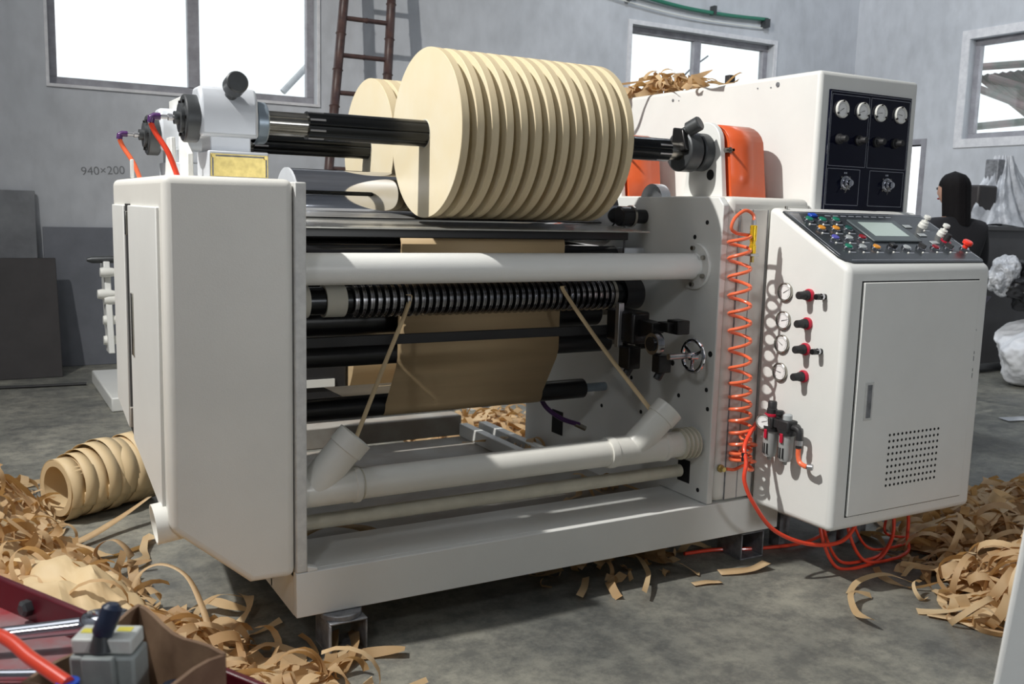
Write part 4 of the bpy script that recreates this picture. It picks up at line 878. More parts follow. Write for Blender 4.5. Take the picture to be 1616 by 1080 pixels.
def heap(name, h, region, n1, n2, label, seed, wr=(0.018, 0.042), rr=(0.025, 0.085), under=True):
    random.seed(seed); bm = BM(); k = 0
    while k < n1:
        x, y = rnd(region[0], region[1]), rnd(region[2], region[3]); z = h(x, y)
        if z <= 0: continue
        k += 1; R = rnd(*rr); curl(bm, (x, y, z*rnd(0.55, 1.0)+R*0.25), R, rnd(*wr), rnd(1.5, 5.5), (rnd(-1, 1), rnd(-1, 1), rnd(-0.7, 0.7)), k)
    k = 0
    while k < n2:
        x, y = rnd(region[0], region[1]), rnd(region[2], region[3]); z = h(x, y)
        if z <= 0: continue
        k += 1; a = rnd(0, 2*PI); L_ = rnd(0.10, 0.22); pts = [(x, y, z+0.01)]
        for q in range(random.randint(2, 4)):
            a += rnd(-0.9, 0.9); x += L_*math.cos(a)*0.6; y += L_*math.sin(a)*0.6; pts.append((x, y, max(h(x, y), 0)*rnd(0.8, 1.05)+rnd(0.0, 0.05)))
        longstrip(bm, pts, rnd(*wr), rnd(0.2, 1.0))
    if under:
        g = 26; V = {}
        for i in range(g+1):
            for j in range(g+1):
                x = region[0]+(region[1]-region[0])*i/g; y = region[2]+(region[3]-region[2])*j/g; z = h(x, y)
                V[i, j] = bm.verts.new((x, y, max(0.003, z*0.72+noise.noise(Vector((x*9, y*9, 1)))*0.03))) if z > 0.0 else None
        for i in range(g):
            for j in range(g):
                q = [V[i, j], V[i+1, j], V[i+1, j+1], V[i, j+1]]
                if all(q): bm.faces.new(q)
    o = bpy.data.meshes.new(name); bm.to_mesh(o); bm.free(); o.materials.append(M['scrap']); o.shade_smooth()
    ob = bpy.data.objects.new(name, o); C.objects.link(ob)
    return tag(ob, label, 'paper scrap', kind='stuff')
BL = [(0.06, 5.3), (0.22, 4.9), (0.33, 4.45), (0.36, 4.1), (0.42, 3.75), (0.55, 3.42), (0.70, 3.10), (0.84, 2.85), (0.98, 2.55), (1.0, 2.3)]
def hleft(x, y):
    if y > 5.3 or y < 1.95: return 0
    b = None
    for (x0, y0), (x1, y1) in zip(BL, BL[1:]):
        if y1 <= y <= y0: b = x0+(x1-x0)*(y0-y)/(y0-y1)+0.02
    if b is None: b = 1.0
    s = (b-x+noise.noise(Vector((x*4, y*4, 0)))*0.06)/0.45
    if s <= 0: return 0
    hm = 0.36 if y > 3.6 else 0.13+0.23*max(0, (y-2.7)/0.9)
    s = min(1, s); hm += 0.16*math.exp(-((x-0.14)/0.2)**2-((y-4.5)/0.3)**2); return hm*(s*s*(3-2*s))*(0.85+0.3*noise.noise(Vector((x*3, y*3, 5))))
heap('scrap_heap', hleft, (-1.1, 1.0, 1.95, 5.3), 900, 330, 'big tangled heap of curled kraft paper trimmings on the floor at the lower left', 11)
def hright(x, y):
    if x < 3.70 and y > 2.72: return 0
    e = ((x-4.35)/0.90)**2+((y-2.52)/0.42)**2; f = ((x-3.70)/0.60)**2+((y-2.02)/0.36)**2
    s = max(1-e, 0.8*(1-f))+noise.noise(Vector((x*4, y*4, 9)))*0.15
    return max(0, 0.22*s)
heap('scrap_heap', hright, (3.1, 5.4, 1.5, 3.5), 420, 220, 'heap of kraft paper strips on the floor at the lower right beyond the console', 12, wr=(0.02, 0.05), rr=(0.03, 0.10))
def flat(cx_, cy_, rx, ry, hh):
    return lambda x, y: hh*(1-((x-cx_)/rx)**2-((y-cy_)/ry)**2)
heap('scrap_heap', flat(2.2, 3.02, 0.45, 0.12, 0.035), (1.7, 2.7, 2.88, 3.16), 26, 12, 'low scatter of kraft scraps in shadow under the front beam', 13, under=False, rr=(0.02, 0.04))
heap('scrap_heap', flat(3.35, 2.35, 0.42, 0.16, 0.03), (2.9, 3.8, 2.15, 2.6), 4, 12, 'few kraft strips on the floor before the red hose loops', 14, under=False, rr=(0.02, 0.04), wr=(0.012, 0.026))
t = heap('scrap_heap', flat(3.06, 3.93, 0.14, 0.30, 0.075), (2.98, 3.28, 3.55, 4.25), 44, 26, 'small crumpled pile of kraft strips on top of the tall cabinet', 15, wr=(0.02, 0.04), rr=(0.02, 0.05), under=False)
t.location.z = 2.046; t.location.x = 0.06
t = heap('scrap_heap', flat(2.44, 4.08, 0.12, 0.16, 0.04), (2.3, 2.56, 3.9, 4.3), 10, 10, 'brown scraps piled inside the machine base near the right plate', 16, rr=(0.02, 0.05), under=False); t.location.z = 0.216
t = heap('scrap_heap', flat(2.40, 3.42, 0.14, 0.06, 0.03), (2.2, 2.52, 3.30, 3.50), 10, 8, 'few kraft curls on the base pan behind the thin cream pipe', 17, rr=(0.015, 0.03), under=False, wr=(0.015, 0.03)); t.location.z = 0.216
heap('scrap_heap', flat(2.9, 5.3, 0.6, 0.5, 0.10), (2.2, 3.5, 4.8, 5.8), 90, 50, 'brown scraps on the floor behind the machine seen through the frame', 18)
# individual pieces
def piece(pts, w, label, m='scrap', tw=0.3):
    bm = BM(); random.seed(len(label)); longstrip(bm, pts, w, tw); o = obj('paper_strip', bm, m, sm=60); solid(o, 0.0006); return tag(o, label, 'paper strip')
piece([(2.60, 2.80, 0.008), (2.68, 2.77, 0.012), (2.75, 2.76, 0.014), (2.82, 2.76, 0.03)], 0.05, 'pale torn kraft piece lying alone by the red floor hose', tw=0.1)
piece([(2.42, 2.75, 0.006), (2.48, 2.74, 0.01), (2.54, 2.72, 0.006)], 0.03, 'small pale kraft scrap on the lit floor before the beam', tw=0.1)
piece([(3.02, 2.14, 0.008), (3.08, 2.05, 0.012), (3.10, 1.95, 0.008), (3.22, 1.86, 0.012)], 0.035, 'long kraft strip end poking left out of the right heap', tw=0.2)
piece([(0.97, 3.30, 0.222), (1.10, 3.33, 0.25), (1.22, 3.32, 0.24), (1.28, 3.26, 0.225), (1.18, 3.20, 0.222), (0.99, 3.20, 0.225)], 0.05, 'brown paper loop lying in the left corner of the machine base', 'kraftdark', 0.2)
piece([(0.44, 3.36, 0.02), (0.46, 3.42, 0.13), (0.53, 3.38, 0.185), (0.60, 3.27, 0.17), (0.63, 3.15, 0.09), (0.635, 3.07, 0.02)], 0.022, 'tall arching strip of kraft paper springing from the left heap', tw=0.25)
piece([(0.36, 3.70, 0.05), (0.36, 3.70, 0.16), (0.42, 3.66, 0.20), (0.47, 3.62, 0.14), (0.46, 3.62, 0.05)], 0.035, 'kraft curl standing up at the edge of the left heap', tw=0.2)
piece([(0.15, 4.1, 0.04), (0.34, 4.2, 0.03), (0.50, 4.32, 0.06), (0.66, 4.42, 0.12)], 0.035, 'kraft strip stretched from the heap towards the white pipe end', tw=0.3)
bm = BM(); g = 22
V = [[bm.verts.new((0.02+0.42*i/g+0.05*(j/g), 3.62-0.62*(j/g)-0.25*(i/g)*0.6, 0.20+0.12*math.sin(PI*i/g)*math.sin(PI*j/g)-0.10*(i/g)+noise.noise(Vector((i*0.35, j*0.35, 2)))*0.05)) for j in range(g+1)] for i in range(g+1)]
for i in range(g):
    for j in range(g): bm.faces.new((V[i][j], V[i+1][j], V[i+1][j+1], V[i][j+1]))
o = solid(obj('crumpled_paper', bm, 'kraft', sm=60), 0.001); tag(o, 'wide crumpled sheet of kraft paper on the left heap', 'paper')
# bundle of loose bands on the floor
pb = thing('paper_bundle', 'loosely wound bundle of wide kraft bands lying on the floor behind the left heap', 'paper bundle', (0.48, 4.7, 0.15))
random.seed(21)
for k in range(9):
    f = k/8; x = 0.32+f*0.36; y = 4.62+f*0.20; R = 0.150-0.012*math.cos(f*5)+rnd(-0.006, 0.006); ax = Vector((0.90+rnd(-0.07, 0.07), 0.42+rnd(-0.07, 0.07), rnd(-0.12, 0.12))).normalized()
    u, v = basis(ax); n = 56; wb = rnd(0.060, 0.085); P = []; W_ = []
    bm = BM(); ph = rnd(0, 6)
    for i in range(n+5):
        a = 2*PI*i/n; r = R*(1+0.03*math.sin(2*a+ph))+i*0.00016; P.append(Vector((x, y, R+0.006))+(u*math.cos(a)+v*math.sin(a))*r); W_.append(ax)
    for p in P: p.z = max(p.z, 0.004)
    ribbon(bm, P, W_, wb); solid(obj('paper_band', bm, 'kraft', pb, sm=60), 0.0015)
obj('inner_band', lathe(BM(), (0.29, 4.60, 0.155), (0.90, 0.42, 0), [(0, 0.128), (0.44, 0.128), (0.44, 0.10), (0.0, 0.10)], 40, close=True), 'kraft', pb)

# ------------------------------------------------------------------ behind the machine, left
un = thing('unwind_frame', 'white unwinding frame behind the machine, its end seen left of the white housing', 'machine', (1.5, 7.2, 0))
obj('end_plate', hexa(BM(), [(0.80, 6.95, 0.40), (0.84, 6.95, 0.40), (0.84, 7.10, 0.40), (0.80, 7.10, 0.40)], [(0.80, 7.10, 1.02), (0.84, 7.10, 1.02), (0.84, 7.30, 1.02), (0.80, 7.30, 1.02)]), 'white', un, bev=0.005)
obj('stand', B(0.98, 1.10, 6.7, 7.5, 0.0, 1.10), 'white', un, bev=0.01)
obj('base_plate', B(0.80, 1.6, 6.9, 8.1, 0.0, 0.10), 'white', un, bev=0.01)
obj('dark_beam', B(1.3, 2.10, 5.85, 5.95, 0.10, 0.60), 'blackmatte', un, bev=0.004)
obj('cream_strip', B(1.5, 2.02, 5.835, 5.85, 0.285, 0.335), 'whiteplastic', un, sm=0)
obj('beam', B(0.9, 3.4, 7.1, 7.3, 0.55, 0.75), 'white', un, bev=0.01)
obj('stand', B(3.3, 3.45, 6.7, 7.5, 0.0, 1.10), 'white', un, bev=0.01)
for z, x in ((0.95, 0.77), (0.80, 0.75), (0.76, 0.79), (0.62, 0.78), (0.48, 0.78)): obj('roller_end', lathe(BM(), (x, 7.05, z), (1, 0, 0), [(0, 0), (0, 0.03), (0.03, 0.036), (0.08, 0.03), (0.12, 0.02)], 20), 'whiteplastic', un)
obj('clamp_lever', lathe(BM(), (0.70, 7.15, 1.03), (1, 0, 0.02), [(0, 0), (0, 0.012), (0.03, 0.024), (0.28, 0.03), (0.30, 0)], 16), 'darkcast', un)
obj('motor_cover', B(0.93, 1.0, 6.9, 7.1, 1.06, 1.34), 'darkcast', un, bev=0.02)
pr_ = thing('kraft_roll', 'narrow brown kraft roll on a stand far behind the black rollers', 'paper roll', (2.2, 6.2, 0.6))
obj('paper_roll', lathe(BM(), (2.12, 6.2, 0.56), (1, 0, 0), [(0, 0.05), (0, 0.46), (0.30, 0.46), (0.30, 0.05)], 64, close=True), 'kraftweb', pr_)
obj('roll_shaft', cyl(BM(), (1.0, 6.2, 0.56), (3.2, 6.2, 0.56), 0.045), 'steel', pr_)
for x in (1.0, 3.1): obj('roll_stand', prism(BM(), [(6.0, 0), (6.4, 0), (6.3, 0.54), (6.1, 0.54)], 'X', x, x+0.08), 'white', pr_, bev=0.005)
for x, q in ((2.285, 0), (2.405, 1)): obj('base_rail', B(x, x+0.05, 3.80, 4.56, 0.216, 0.285), 'white', m1, bev=0.004)
obj('rail_gap_shade', B(2.335, 2.405, 3.80, 4.56, 0.216, 0.24), 'blackmatte', m1, sm=0)  # dark gap between the rails, its shade put in as a black strip

# ------------------------------------------------------------------ right background
cg = thing('grey_bench', 'low dark grey bench behind the standing person', 'bench', (9.1, 5.9, 0))
obj('bench_top', B(8.22, 10.1, 5.60, 6.20, 1.375, 1.415), 'cabgrey', cg, bev=0.004); obj('front_panel', B(8.25, 10.05, 5.64, 5.66, 0.1, 1.375), 'cabgrey', cg, sm=0)
obj('back_panel', B(8.25, 10.05, 6.14, 6.16, 0.1, 1.375), 'cabgrey', cg, sm=0); obj('side_panel', B(8.25, 8.27, 5.66, 6.14, 0.0, 1.375), 'cabgrey', cg, sm=0); obj('side_panel', B(10.03, 10.05, 5.66, 6.14, 0.0, 1.375), 'cabgrey', cg, sm=0)
FXc, FYc = 8.98, 5.9
fl = thing('wrapped_machine', 'upright machine draped in translucent white plastic film beside the person', 'wrapped machine', (FXc, FYc, 1.42))
obj('post', B(FXc-0.28, FXc-0.12, FYc-0.06, FYc+0.08, 1.42, 2.06), 'galv', fl, bev=0.01)
obj('dark_part', B(FXc-0.62, FXc-0.34, FYc-0.12, FYc, 1.50, 1.80), 'sheetbrown', fl, bev=0.02)
bm = BM(); n = 96; rings = []
for j in range(19):
    f = j/18; z = 1.42+0.68*f; r0_ = (1-f)**1.45; ring = []
    for i in range(n):
        a = 2*PI*i/n; fold = 1+0.20*math.sin(a*9+f*4)*(0.35+0.65*(1-f))+0.10*math.sin(a*21+f*7)+0.12*noise.noise(Vector((math.cos(a)*3, math.sin(a)*3, f*5)))
        rx = (0.07+0.72*r0_)*fold; ry = (0.08+0.20*r0_)*fold; ring.append(bm.verts.new((FXc-0.12*f+rx*math.cos(a), FYc+ry*math.sin(a), z+0.02*math.sin(a*5+f*4)*(1-f))))
    rings.append(ring)
for A, D in zip(rings, rings[1:]):
    for i in range(n): bm.faces.new((A[i], A[(i+1) % n], D[(i+1) % n], D[i]))
bm.faces.new(rings[-1]); obj('plastic_film', bm, 'film', fl, sm=70)
def blob(name, c, sc, m, label, cat, amp=0.1, fr=3, seed=1, cut=0):
    bm = BM(); ico(bm, c, 1, 6, sc)
    for v in bm.verts:
        d = Vector(((v.co.x-c[0])/sc[0], (v.co.y-c[1])/sc[1], (v.co.z-c[2])/sc[2])); w = d*fr+Vector((seed, seed*0.7, 0))
        k = 1+amp*(noise.noise(w)+0.22*(0.5-abs(noise.noise(w*2.2))*2)+0.07*(0.5-abs(noise.noise(w*5))*2))
        v.co = Vector(c)+Vector((d.x*sc[0]*k, d.y*sc[1]*k, d.z*sc[2]*k)); v.co.z = max(v.co.z, cut)
    return tag(obj(name, bm, m, sm=60), label, cat)
blob('white_sack', (8.55, 5.0, 0.30), (0.62, 0.42, 0.36), 'sack', 'large white plastic sack lying on the floor right of the console', 'sack', 0.20, 1.6, 3, 0.004)
blob('black_bag', (8.60, 5.08, 0.90), (0.60, 0.36, 0.27), 'tarp', 'black crumpled plastic bag piled on the white sack before the grey bench', 'bag', 0.32, 2.2, 6)
blob('plastic_bag', (8.02, 5.22, 0.98), (0.16, 0.12, 0.17), 'film', 'small crumpled white plastic bag against the left side of the black bag', 'bag', 0.25, 2.4, 8)
tag(obj('flat_plastic_scrap', ribbon(BM(), [(6.6, 4.20, 0.01), (6.85, 4.1, 0.02), (7.1, 3.9, 0.012)], Vector((0.4, 1, 0)).normalized(), 0.12), 'film', sm=60), 'flat white plastic scrap on the dark floor below the sack', 'scrap')

# person -----------------------------------------------------------------
pe = thing('person', 'person with long black hair in a black jacket, seen from behind beyond the console', 'person', (5.72, 4.15, 0))
def skinmesh(name, joints, edges, m, parent, root=0, sub=2):
    me = bpy.data.meshes.new(name); og = org(parent); me.from_pydata([tuple(Vector(j[0])-og) for j in joints], edges, []); me.materials.append(M[m])
    o = bpy.data.objects.new(name, me); C.objects.link(o); o.parent = parent
    md = o.modifiers.new('skin', 'SKIN'); md.use_smooth_shade = True
    for i, j in enumerate(joints):
        sv = me.skin_vertices[0].data[i]; r = j[1]; sv.radius = r if isinstance(r, tuple) else (r, r); sv.use_root = (i == root)
    s_ = o.modifiers.new('sub', 'SUBSURF'); s_.levels = sub; s_.render_levels = sub
    return o
PX, PY = 5.74, 4.15; F = Vector((0.30, 0.95, 0)).normalized(); Rt = Vector((F.y, -F.x, 0))
def pp(r, f, z): return tuple(Vector((PX, PY, z))+Rt*r+F*f)
J = [(pp(0, 0, 0.95), 0.15), (pp(0, 0.0, 1.15), 0.14), (pp(0, -0.02, 1.36), (0.155, 0.125)), (pp(0, -0.01, 1.48), 0.055), (pp(0, 0.02, 1.56), 0.05),
     (pp(0.19, -0.01, 1.40), 0.062), (pp(0.235, 0.0, 1.14), 0.048), (pp(0.20, 0.20, 1.02), 0.036), (pp(-0.19, -0.01, 1.40), 0.062), (pp(-0.235, 0.0, 1.14), 0.048), (pp(-0.20, 0.20, 1.02), 0.036),
     (pp(0.10, 0, 0.86), 0.095), (pp(0.11, 0.03, 0.48), 0.062), (pp(0.11, -0.01, 0.09), 0.042), (pp(0.12, 0.13, 0.03), 0.034), (pp(-0.10, 0, 0.86), 0.095), (pp(-0.11, 0.03, 0.48), 0.062), (pp(-0.11, -0.01, 0.09), 0.042), (pp(-0.12, 0.13, 0.03), 0.034)]
Ed = [(0, 1), (1, 2), (2, 3), (3, 4), (2, 5), (5, 6), (6, 7), (2, 8), (8, 9), (9, 10), (0, 11), (11, 12), (12, 13), (13, 14), (0, 15), (15, 16), (16, 17), (17, 18)]
skinmesh('body', J, Ed, 'skin', pe)
def grow(j, g): return (j[0], (j[1][0]+g, j[1][1]+g) if isinstance(j[1], tuple) else j[1]+g)
idx = [0, 1, 2, 5, 6, 7, 8, 9, 10, 3]; mp_ = {v: i for i, v in enumerate(idx)}
skinmesh('jacket', [grow(J[i], 0.022) if i != 3 else (J[3][0], 0.062) for i in idx], [(mp_[a], mp_[b]) for a, b in Ed if a in mp_ and b in mp_], 'cloth', pe)
idx = [0, 11, 12, 13, 15, 16, 17]; mp_ = {v: i for i, v in enumerate(idx)}
skinmesh('trousers', [grow(J[i], 0.014) for i in idx], [(mp_[a], mp_[b]) for a, b in Ed if a in mp_ and b in mp_], 'trousers', pe)
bm = BM(); HF = Vector((-0.12, 0.99, 0)).normalized()       # the head turns to its left
hc = Vector(pp(0, 0.03, 1.655)); HR = Vector((HF.y, -HF.x, 0))
bmesh.ops.create_uvsphere(bm, u_segments=28, v_segments=20, radius=1)
for v in bm.verts:
    x, y, z = v.co; jaw = 1-0.28*max(0, -z); y2 = y*(1+0.05*max(0, -z))
    v.co = hc+HR*(x*0.072*jaw)+HF*(y2*0.092*(1-0.12*max(0, -z)))+Vector((0, 0, z*0.115))
hd = obj('head', bm, 'skin', pe, sm=0); hd.data.shade_smooth()
bm = BM(); nb = hc+HF*0.09+Vector((0, 0, -0.012)); sphere(bm, nb, 0.014, (0.8, 0.8, 1.5), 10); obj('nose', bm, 'skin', hd)
for s_ in (-1, 1):
    bm = BM(); sphere(bm, hc+HF*0.082+HR*0.03*s_+Vector((0, 0, 0.012)), 0.010, n=10); obj('eye', bm, 'blackmatte', hd)
    bm = BM(); sphere(bm, hc+HR*0.074*s_+Vector((0, 0, -0.005)), 0.02, (0.5, 0.9, 1.5), 10); obj('ear', bm, 'skin', hd)
bm = BM(); sphere(bm, hc+HF*0.083+Vector((0, 0, -0.055)), 0.013, (1.2, 1.2, 0.5), 10); obj('mouth', bm, 'darkred', hd)
bm = BM(); rings = []; n = 40
for j in range(16):
    f = j/15; z = hc.z+0.128-f*0.36; top = math.sqrt(max(0.0, 1-max(0, (1-f*3.2))**2)) if f < 0.3125 else 1
    ring = []
    for i in range(n):
        a = 2*PI*i/n; fr_ = math.cos(a)       # 1 = front
        rr_ = 0.098*top*(1-0.10*max(0, f-0.4)); ry = (0.112 if fr_ < 0 else 0.095)*top
        if fr_ > 0.35 and f > 0.28: ry *= 0.35+0.0*f; 
        wv = 1+0.02*math.sin(a*13)
        ring.append(bm.verts.new(hc+HR*math.sin(a)*rr_*wv+HF*(fr_*ry*wv-0.012-0.03*max(0, f-0.35))+Vector((0, 0, z-hc.z))))
    rings.append(ring)
for A, D in zip(rings, rings[1:]):
    for i in range(n): bm.faces.new((A[i], A[(i+1) % n], D[(i+1) % n], D[i]))
bm.faces.new(rings[0]); bm.faces.new(rings[-1][::-1]); obj('hair', bm, 'hair', pe, sm=60)
for s_, j in ((1, 7), (-1, 10)):
    w0 = Vector(J[j][0]); fw = (F*0.9+Vector((0, 0, -0.35))).normalized(); sd = Rt*s_; jj = [(tuple(w0), 0.028), (tuple(w0+fw*0.05), (0.038, 0.018))]; ee = [(0, 1)]
    for q in range(4):
        b0 = w0+fw*0.085+sd*(0.030-0.02*q); l_ = (0.030, 0.036, 0.033, 0.026)[q]; k0 = len(jj)
        jj += [(tuple(b0), 0.010), (tuple(b0+fw*l_), 0.0085), (tuple(b0+fw*l_*1.7+Vector((0, 0, -0.018))), 0.007)]; ee += [(1, k0), (k0, k0+1), (k0+1, k0+2)]
    k0 = len(jj); jj += [(tuple(w0+fw*0.05-sd*0.035), 0.010), (tuple(w0+fw*0.085-sd*0.052), 0.008)]; ee += [(0, k0), (k0, k0+1)]
    skinmesh('hand', jj, ee, 'skin', pe, sub=1)
for s_, j in ((1, 14), (-1, 18)):
    a = Vector(J[j-1][0]); a.z = 0.05; bm = BM(); bmesh.ops.create_uvsphere(bm, u_segments=20, v_segments=12, radius=1)
    for v in bm.verts: v.co = a+F*(0.055+v.co.y*0.135)+Rt*v.co.x*0.048+Vector((0, 0, max(-0.046, v.co.z*0.05)))
    obj('shoe', bm, 'blackmatte', pe)

# ------------------------------------------------------------------ foreground left: red tray with parts
U = Vector((0.467, -0.884, 0)); Vv = Vector((-0.884, -0.467, 0)); R0 = Vector((0.021, 1.779, 0))
def tp(u, v, z): return tuple(R0+U*u+Vv*v+Vector((0, 0, z)))
def tbox(u0, u1, v0, v1, z0, z1): return hexa(BM(), [tp(u0, v0, z0), tp(u1, v0, z0), tp(u1, v1, z0), tp(u0, v1, z0)], [tp(u0, v0, z1), tp(u1, v0, z1), tp(u1, v1, z1), tp(u0, v1, z1)])
tr = thing('tool_trolley', 'dark red metal tool trolley tray with a worn floor in the lower left corner', 'trolley', tuple(R0+U*0.3+Vv*0.25))
obj('tray_floor', tbox(-0.28, 0.85, 0, 0.62, 0.742, 0.748), 'redworn', tr, sm=0)
obj('tray_wall', tbox(-0.28, 0.85, -0.012, 0.0, 0.62, 0.80), 'redpaint', tr, bev=0.003)
obj('tray_wall', tbox(-0.28, 0.85, 0.62, 0.632, 0.62, 0.80), 'redpaint', tr, bev=0.003)
obj('tray_wall', tbox(-0.292, -0.28, -0.012, 0.632, 0.62, 0.80), 'redpaint', tr, bev=0.003)
obj('tray_wall', tbox(0.85, 0.862, -0.012, 0.632, 0.62, 0.80), 'redpaint', tr, bev=0.003)
for u in (-0.26, 0.83):
    for v in (0.01, 0.60): obj('leg', tbox(u-0.015, u+0.015, v-0.002, v+0.02, 0.0, 0.742), 'redpaint', tr, sm=0)
obj('lower_shelf', tbox(-0.27, 0.84, 0.0, 0.61, 0.20, 0.22), 'redpaint', tr, sm=0)
obj('rim_bolt', lathe(BM(), tp(0.085, 0.0, 0.772), tuple(Vv), [(0, 0.014), (0.012, 0.014), (0.016, 0.009), (0.016, 0)], 6), 'darkcast', tr, sm=20)
obj('divider', tbox(0.44, 0.85, 0.33, 0.338, 0.748, 0.80), 'redpaint', tr, sm=0)
# wrenches
def wrench(a, b, r, rr_, label):
    a = Vector(a); b = Vector(b); d = (b-a).normalized(); t = thing('ring_spanner', label, 'spanner', tuple((a+b)/2))
    bm = BM(); P = [a, a.lerp(b, 0.3), a.lerp(b, 0.7), b]; tube(bm, P, [r, r*0.9, r*0.9, r], 14); obj('handle', bm, 'chrome', t)
    c = b+d*rr_*0.85; m_ = [(rr_*0.7+0.30*rr_*math.cos(q), 0.30*rr_*math.sin(q)*1.4) for q in [2*PI*k/12 for k in range(12)]]
    bm = BM(); lathe(bm, c, (0.1, 0.2, 1), [(z, r_) for r_, z in m_], 36, close=True); obj('ring_head', bm, 'chrome', t); return t
wrench((-0.10, 1.62, 0.775), (0.128, 1.560, 0.785), 0.0135, 0.042, 'thick chrome ring spanner lying across the red tray')
wrench((-0.10, 1.54, 0.763), (0.075, 1.455, 0.763), 0.009, 0.018, 'thinner chrome spanner just in front of the thick one')
# carton
ct_ = thing('cardboard_box', 'small open brown cardboard box in the red tray holding the grey valve', 'box', (0.15, 1.22, 0.75))
A_, C_, D_ = Vector((0.035, 1.275, 0)), Vector((0.188, 1.378, 0)), Vector((0.262, 1.185, 0)); E_ = A_+D_-C_
def cwall(p, q, h0, h1, z0=0.75):
    n_ = (q-p).cross(Vector((0, 0, 1))).normalized()*0.003; bm = BM(); k = 8; lo = []; hi = []
    for i in range(k+1):
        f = i/k; x = p.lerp(q, f)+n_*3*math.sin(PI*f); lo.append(x); hi.append(x+Vector((0, 0, (h0+(h1-h0)*f)-z0+0.004*math.sin(f*9))))
    V = [[bm.verts.new(v+Vector((0, 0, z0))) for v in (lo[i]-n_, lo[i]+n_, hi[i]+n_, hi[i]-n_)] for i in range(k+1)]
    for a, b in zip(V, V[1:]):
        for c in range(4): bm.faces.new((a[c], a[(c+1) % 4], b[(c+1) % 4], b[c]))
    bm.faces.new(V[0]); bm.faces.new(V[-1][::-1]); return bm
obj('side', cwall(A_, C_, 0.845, 0.878), 'carton', ct_, sm=0); obj('side', cwall(C_, D_, 0.878, 0.872), 'carton', ct_, sm=0); obj('side', cwall(D_, E_, 0.872, 0.86), 'carton', ct_, sm=0); obj('side', cwall(E_, A_, 0.86, 0.845), 'carton', ct_, sm=0)
obj('bottom', hexa(BM(), [tuple(p+Vector((0, 0, 0.750))) for p in (A_, C_, D_, E_)], [tuple(p+Vector((0, 0, 0.753))) for p in (A_, C_, D_, E_)]), 'carton', ct_, sm=0)
# hand valve
cr_ = Vector((0.88, -0.47, 0)); cf = Vector((0.47, 0.88, 0)); cu_ = Vector((-0.05, -0.10, 1)).normalized(); vc = Vector((0.130, 1.225, 0.872))
hv = thing('hand_valve', 'grey pneumatic hand valve with a dark blue lever standing in the cardboard box', 'valve', tuple(vc))
def vbox(r0_, r1_, f0, f1, z0, z1):
    q = lambda r, f, z: tuple(vc+cr_*r+cf*f+cu_*z)
    return hexa(BM(), [q(r0_, f0, z0), q(r1_, f0, z0), q(r1_, f1, z0), q(r0_, f1, z0)], [q(r0_, f0, z1), q(r1_, f0, z1), q(r1_, f1, z1), q(r0_, f1, z1)])
vb = obj('valve_body', vbox(-0.040, 0.040, -0.024, 0.026, -0.11, 0.020), 'valve', hv, bev=0.004)
obj('valve_cap', vbox(-0.038, 0.036, -0.018, 0.026, 0.021, 0.042), 'valveplate', hv, bev=0.003)
obj('front_block', vbox(-0.020, 0.018, -0.036, -0.024, -0.018, 0.024), 'valve', hv, bev=0.002)
obj('lower_block', vbox(-0.046, 0.046, -0.040, -0.022, -0.105, -0.026), 'valve', hv, bev=0.003)
for r_, f_ in ((-0.024, 0.006), (0.018, 0.012)): obj('yellow_sticker', vbox(r_-0.009, r_+0.009, f_-0.006, f_+0.006, 0.042, 0.0428), 'yellow', hv, sm=0)
q = lambda r, f, z: tuple(vc+cr_*r+cf*f+cu_*z)
obj('lever_socket', tube(BM(), [q(-0.003, -0.014, 0.026), q(-0.002, -0.012, 0.046)], [0.014, 0.010], 16), 'darkcast', hv)
obj('lever_grip', tube(BM(), [q(-0.003, -0.012, 0.042), q(-0.002, -0.010, 0.047), q(0.005, -0.004, 0.064), q(0.009, 0.0, 0.078), q(0.010, 0.001, 0.083)], [0.009, 0.0125, 0.0125, 0.0125, 0.007], 18), 'navy', hv)
obj('round_port', lathe(BM(), q(0.005, -0.040, -0.050), tuple(-cf), [(0, 0.018), (0.008, 0.018), (0.010, 0.014), (0.010, 0)], 24), 'darkcast', hv)
for r_, z_ in ((-0.038, -0.036), (0.038, -0.034), (0.020, -0.032)): obj('port_screw', lathe(BM(), q(r_, -0.040, z_), tuple(-cf), [(0, 0.004), (0.002, 0.004), (0.002, 0)], 10), 'dark', hv)
sv_ = thing('solenoid_coil', 'black cylinder coil with a white tag beside the grey valve in the box', 'coil', (0.195, 1.175, 0.80))
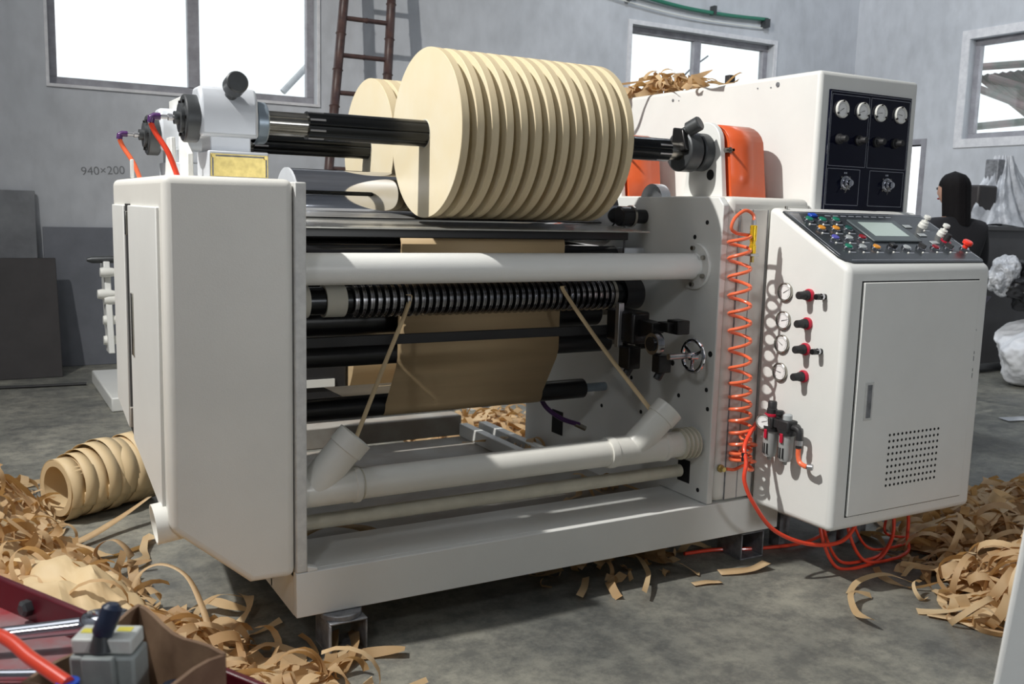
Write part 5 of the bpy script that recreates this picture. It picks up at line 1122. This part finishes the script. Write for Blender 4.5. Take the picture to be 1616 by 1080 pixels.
obj('coil', lathe(BM(), (0.192, 1.185, 0.755), (0.12, 0.0, 1), [(0, 0), (0, 0.021), (0.085, 0.021), (0.09, 0.017), (0.09, 0)], 28), 'navy', sv_)
obj('white_tag', hexa(BM(), [(0.168, 1.172, 0.815), (0.176, 1.164, 0.815), (0.177, 1.166, 0.815), (0.169, 1.174, 0.815)], [(0.170, 1.176, 0.838), (0.178, 1.168, 0.838), (0.179, 1.170, 0.838), (0.171, 1.178, 0.838)]), 'whiteplastic', sv_, sm=0)
th = thing('tray_hose', 'thick bright red air hose running to a black fitting in the lower left corner', 'air hose', (0.05, 1.2, 0.9))
P = spline([(-0.08, 1.38, 0.885), (0.005, 1.30, 0.905), (0.045, 1.225, 0.895), (0.078, 1.165, 0.885)], 8)
obj('hose', tube(BM(), P, 0.0085, 14), 'redhose', th)
obj('fitting', lathe(BM(), (0.078, 1.168, 0.825), (0, 0, 1), [(0, 0), (0, 0.013), (0.055, 0.013), (0.056, 0.011)], 22), 'black', th)
obj('blue_ring', lathe(BM(), (0.078, 1.168, 0.881), (0, 0, 1), [(0, 0.013), (0.006, 0.013), (0.006, 0.0)], 22), 'bluering', th)
obj('hose_end', tube(BM(), [(0.088, 1.160, 0.862), (0.105, 1.150, 0.852)], 0.0075, 12), 'redhose', th)
# foreground right: white guard plate, close to the camera
t = thing('machine_guard', 'blurred white slanted machine edge close to the camera in the lower right corner', 'guard', (1.6, 0.8, 0))
obj('guard_panel', hexa(BM(), [(1.352, 0.90, 0), (1.95, 0.60, 0), (2.55, 0.92, 0), (1.98, 1.19, 0)], [(1.553, 0.90, 1.3), (2.15, 0.60, 1.3), (2.75, 0.92, 1.3), (2.18, 1.19, 1.3)]), 'white', t, bev=0.012, seg=3)
obj('guard_cap', hexa(BM(), [(1.555, 0.90, 1.302), (2.15, 0.60, 1.302), (2.75, 0.92, 1.302), (2.18, 1.19, 1.302)], [(1.565, 0.905, 1.33), (2.15, 0.62, 1.33), (2.74, 0.92, 1.33), (2.18, 1.18, 1.33)]), 'white', t, bev=0.008)
